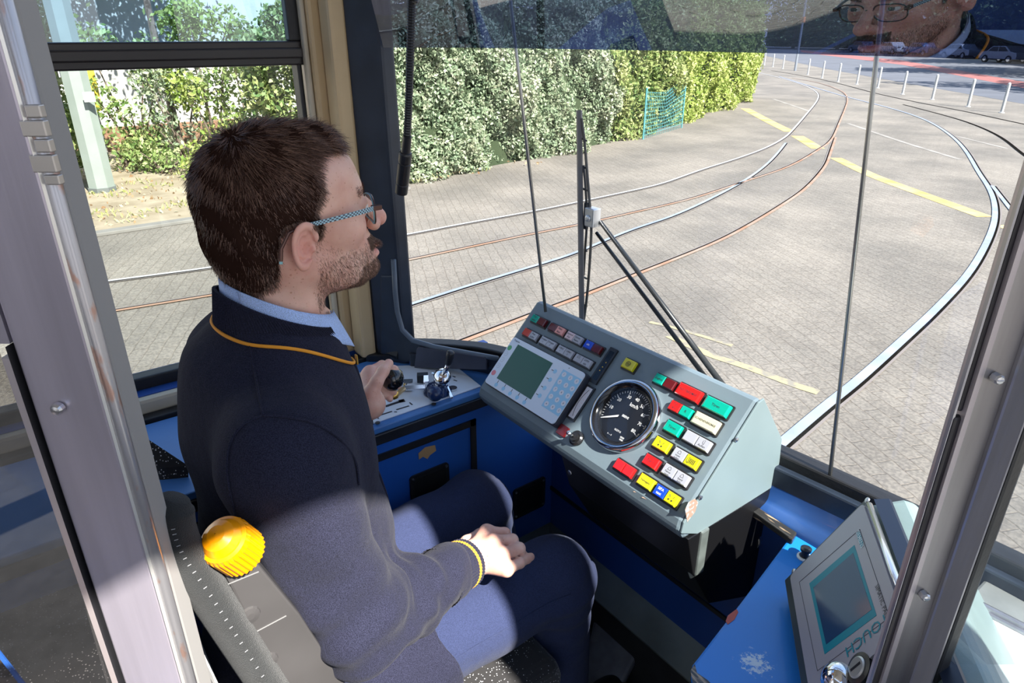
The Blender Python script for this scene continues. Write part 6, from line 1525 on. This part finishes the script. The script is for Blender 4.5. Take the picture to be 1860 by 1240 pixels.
# seams: armhole and shoulder
def seam(px_, X, r=.0012, m=navyk, nm='seam', par=jk, k=6, off=.0008):
    pts = [rj(x, y, off) for x, y in px_]
    b = MB(); b.tube(catmull(pts, k), r, 6); return b.build(nm, m, par, smooth=True)
seam([(477, 754), (440, 772), (418, 805), (412, 850), (420, 905), (432, 950)], -.66, .0016)
seam([(477, 754), (520, 757), (570, 768), (615, 795), (645, 835), (652, 880)], -.66, .0016)
seam([(453, 622), (463, 680), (477, 754)], -.70, .0013)
# ribbed collar
def collar(name, zf, rf, n0, a0, a1, rows, m, ribs=0, thick=.004, cy=.238, ell_y=1.0, par=jk, lean=0):
    vs = []; n = n0
    for j in range(rows + 1):
        t = j / rows
        for i in range(n + 1):
            aa = a0 + lean * t; bb = a1 - lean * t; a = aa + (bb - aa) * i / n; s = .5 - .5 * math.cos(a)      # a=0 front, pi back
            r = rf(t, s); rib = .0010 * math.sin(i * math.pi) if not ribs else (.0009 if i % 2 else -.0003)
            vs.append(Vector((-.83 + math.sin(a) * (r + rib), cy + math.cos(a) * (r + rib) * ell_y, zf(t, s))))
    fs = [(j * (n + 1) + i, j * (n + 1) + i + 1, (j + 1) * (n + 1) + i + 1, (j + 1) * (n + 1) + i) for j in range(rows) for i in range(n)]
    b = MB(); b.add(vs, fs); o = b.build(name, m, par, smooth=not ribs); so_ = o.modifiers.new('thick', 'SOLIDIFY'); so_.thickness = thick; so_.offset = -1 if 0 else 0
    return o
jb = lambda t, s: 1.040 + .082 * s + (.058 - .012 * s) * t
jr = lambda t, s: (.082 - .009 * s) - (.009 - .002 * s) * t + .004 * (1 - s) * t * t
collar('collar', jb, jr, 190, math.radians(16), math.radians(344), 8, navyk, ribs=1, cy=.247, lean=math.radians(36))
b = MB(); pp = []
for i in range(81):
    a = math.radians(14) + math.radians(332) * i / 80; s = .5 - .5 * math.cos(a); q = Vector((-.83 + math.sin(a) * (jr(0, s) + .002), .247 + math.cos(a) * (jr(0, s) + .002), jb(0, s)))
    pp.append(q)
pp2 = []
for q in pp:
    w = onj(q, .0015); pp2.append(w if (w - q).length < .03 else q)
b.tube(smooth(pp2, 2), .0022, 8); b.build('piping', orang, jk, smooth=True)
# zipper edge of the near front panel
zp = [onj(Vector((-.805 + .06 * max(0, z - .97), .36, z)), .001) for z in (1.045, 1.01, .97, .93, .88, .83, .78, .73, .68)]
b = MB(); b.tube(catmull(zp, 5), .0035, 8); b.build('zip_edge', navyk, jk, smooth=True)
b = MB(); b.box((-.003, -.001, -.008), (.003, .001, .006), 0, Matrix.Translation(zp[0] + Vector((.002, .005, .004)))); b.build('zip_pull', mat('brass', (0, 0, 0)), jk)
# cuffs with an orange stripe
def cuff(a, b_, r0, r1, wid):
    a = Vector(a); b_ = Vector(b_); M_ = frame(a, b_ - a, (1, 0, .2)); Ln = (b_ - a).length; n = 96
    def ring(h, r): return [M_ @ Vector(((r + (.0010 if k % 2 else 0)) * math.cos(2 * math.pi * k / n), (r + (.0010 if k % 2 else 0)) * math.sin(2 * math.pi * k / n), h)) for k in range(n)]
    hs_ = [0, .25, .5, .8, .88, 1.0, 1.0, .7]; rs = [r0, (r0 + r1) / 2 + .001, r1 + .001, r1, r1 + .0004, r1 + .0006, r1 - .004, r1 - .005]
    vs = []; [vs.extend(ring(h * Ln, r)) for h, r in zip(hs_, rs)]
    m = MB(); 
    for i in range(len(hs_) - 1): pass
    fs = []; mi2 = []
    for i in range(len(hs_) - 1):
        for k in range(n): fs.append((i * n + k, i * n + (k + 1) % n, (i + 1) * n + (k + 1) % n, (i + 1) * n + k)); mi2.append(1 if i == 3 else 0)
    m.add(vs, fs); m.m = mi2
    m.build('cuff', [navyk, orang], jk)
cuff(elR + (wrR - elR) * .72, elR + (wrR - elR) * 1.02, .0445, .0375, 0)
cuff(elL + (wrL - elL) * .70, elL + (wrL - elL) * .98, .041, .0345, 0)
# shirt
def shirt(p):
    d = jacket(p, False) + .007
    d = smin(d, ell(p, (-.85, .240, .90), (.06, .100, .15)), .03)
    d = np.maximum(d, p[:, 2] - 1.075); d = np.maximum(d, np.abs(p[:, 0] + .83) - .11); d = np.maximum(d, .53 - p[:, 2])
    return np.maximum(d, .20 - p[:, 1])
Vt, Ft = nets(shirt, (-.96, .18, .50), (-.70, .42, 1.09), .0045, 1)
sh = fast_mesh('shirt', Vt, Ft, shirtm, parent=drv, smooth=True)
sb_ = lambda t, s: 1.062 + .062 * s + (.052 + .004 * s) * t
sr_ = lambda t, s: (.069 - .004 * s) - (.005) * t + .004 * (1 - s)
collar('shirt_stand', sb_, sr_, 60, math.radians(10), math.radians(350), 5, shirtm, cy=.248, par=sh, thick=.0015)
# turned-down collar leaf on the near side
for sgn in (1, -1):
    vs = []; n = 26; rows = 6
    for j in range(rows + 1):
        t = j / rows
        for i in range(n + 1):
            u = i / n; a = math.radians(14) + math.radians(130) * u; s = .5 - .5 * math.cos(a)
            zt = sb_(1, s) + .0015; dropl = (.028 + .030 * (1 - u) ** 3) * t; r = sr_(1, s) + .0015 + .0015 * math.sin(t * math.pi * .5) + .016 * t * (1 - u) ** 2
            fwd = .006 * t * (1 - u) ** 3
            vs.append(Vector((-.83 + sgn * math.sin(a) * r, .248 + math.cos(a) * r + fwd, zt - dropl)))
    fs = [(j * (n + 1) + i, j * (n + 1) + i + 1, (j + 1) * (n + 1) + i + 1, (j + 1) * (n + 1) + i) for j in range(rows) for i in range(n)]
    b = MB(); b.add(vs, fs); o = b.build('shirt_collar', shirtm, sh, smooth=True); so_ = o.modifiers.new('thick', 'SOLIDIFY'); so_.thickness = .0014
# trousers
def trous(p):
    d = None
    for h, k, a in ((hipR, kneeR, ankR), (hipL, kneeL, ankL)):
        e_ = cone(p, h, k, .090, .066); e_ = smin(e_, cone(p, k, a, .066, .060), .035)
        t = (p - h) @ ((k - h) / np.linalg.norm(k - h))
        e_ = e_ - .0035 * np.sin(t * 60 + 3 * np.sin(p[:, 2] * 25)) * np.exp(-((t - .10) / .07) ** 2) - .0035 * np.sin((p[:, 2]) * 130 + p[:, 0] * 60 + 1) * np.exp(-(np.linalg.norm(p - k, axis=1) / .11) ** 2)
        d = e_ if d is None else smin(d, e_, .02)
    d = smin(d, ell(p, (-.83, .19, .555), (.165, .12, .10)), .05)
    d = d - .0018 * np.sin(p[:, 1] * 45 + 2.5 * np.sin(p[:, 0] * 20))
    return np.maximum(d, .115 - p[:, 2])
Vp, Fp = nets(trous, (-1.08, .03, .10), (-.60, .86, .70), .0055, 1)
tr = fast_mesh('trousers', Vp, Fp, troum, parent=drv, smooth=True)
def ont(q, off=.0):
    p = np.array([tuple(q)])
    for _ in range(10): p = p - grad(trous, p) * (trous(p)[:, None] - off) * .8
    return Vector(p[0])
b = MB(); b.tube([ont((-.652 + .004 * math.sin(k), .30 + .035 * k, .575), .0006) for k in range(10)], .0011, 6); b.build('side_seam', troum, tr, smooth=True)
# shoes
for (ax_, nm_) in ((ankR, 'r'), (ankL, 'l')):
    def shoe(p, A=ax_):
        d = cone(p, (A[0], A[1] - .02, FL + .045), (A[0], A[1] + .16, FL + .035), .043, .036); d = smin(d, cone(p, (A[0], A[1], FL + .05), (A[0], A[1], FL + .10), .040, .040), .03)
        return np.maximum(d, FL + .004 - p[:, 2])
    Vq, Fq = nets(shoe, (ax_[0] - .06, ax_[1] - .09, FL - .01), (ax_[0] + .06, ax_[1] + .22, FL + .16), .006, 1)
    fast_mesh('shoe', Vq, Fq, mat('shoe_black', (0.01, 0.01, 0.011), 0.35), parent=drv, smooth=True)

# ------------------------------------------------------------------ one object per separate small piece
def split_pieces(o, gap):
    me = o.data; n = len(me.vertices); par_ = list(range(n))
    def fd(i):
        while par_[i] != i: par_[i] = par_[par_[i]]; i = par_[i]
        return i
    for e_ in me.edges: a, b = fd(e_.vertices[0]), fd(e_.vertices[1]); par_[a] = b
    isl = {}
    for p_ in me.polygons: isl.setdefault(fd(p_.vertices[0]), []).append(p_.index)
    groups = []
    for fs in isl.values():
        vs = {v for f in fs for v in me.polygons[f].vertices}; c = sum((me.vertices[v].co for v in vs), Vector()) / len(vs)
        for g_ in groups:
            if (g_[0] - c).length < gap: g_[1] += fs; break
        else: groups.append([c, list(fs)])
    if len(groups) < 2: return
    for k, (c, fs) in enumerate(groups):
        idx = {}; V_, F_2, M_2 = [], [], []
        for f in fs:
            p_ = me.polygons[f]
            for v in p_.vertices:
                if v not in idx: idx[v] = len(V_); V_.append(tuple(me.vertices[v].co))
            F_2.append([idx[v] for v in p_.vertices]); M_2.append(p_.material_index)
        m2 = bpy.data.meshes.new(me.name); m2.from_pydata(V_, [], F_2)
        for mt in me.materials: m2.materials.append(mt)
        m2.polygons.foreach_set('material_index', M_2); m2.polygons.foreach_set('use_smooth', [me.polygons[fs[0]].use_smooth] * len(F_2)); m2.update()
        if k == 0: first = m2
        else:
            c2 = o.copy(); c2.data = m2; COL.objects.link(c2)
    o.data = first
for o in [q for q in bpy.data.objects if q.type == 'MESH' and q.parent]:
    nm = o.name.split('.')[0]
    if nm in ('screw', 'mould_line', 'screw_dimple', 'side_window', 'worn_patch', 'stitching', 'mould_line'): split_pieces(o, .004 if nm in ('screw', 'stitching') else (.3 if nm == 'side_window' else .012))
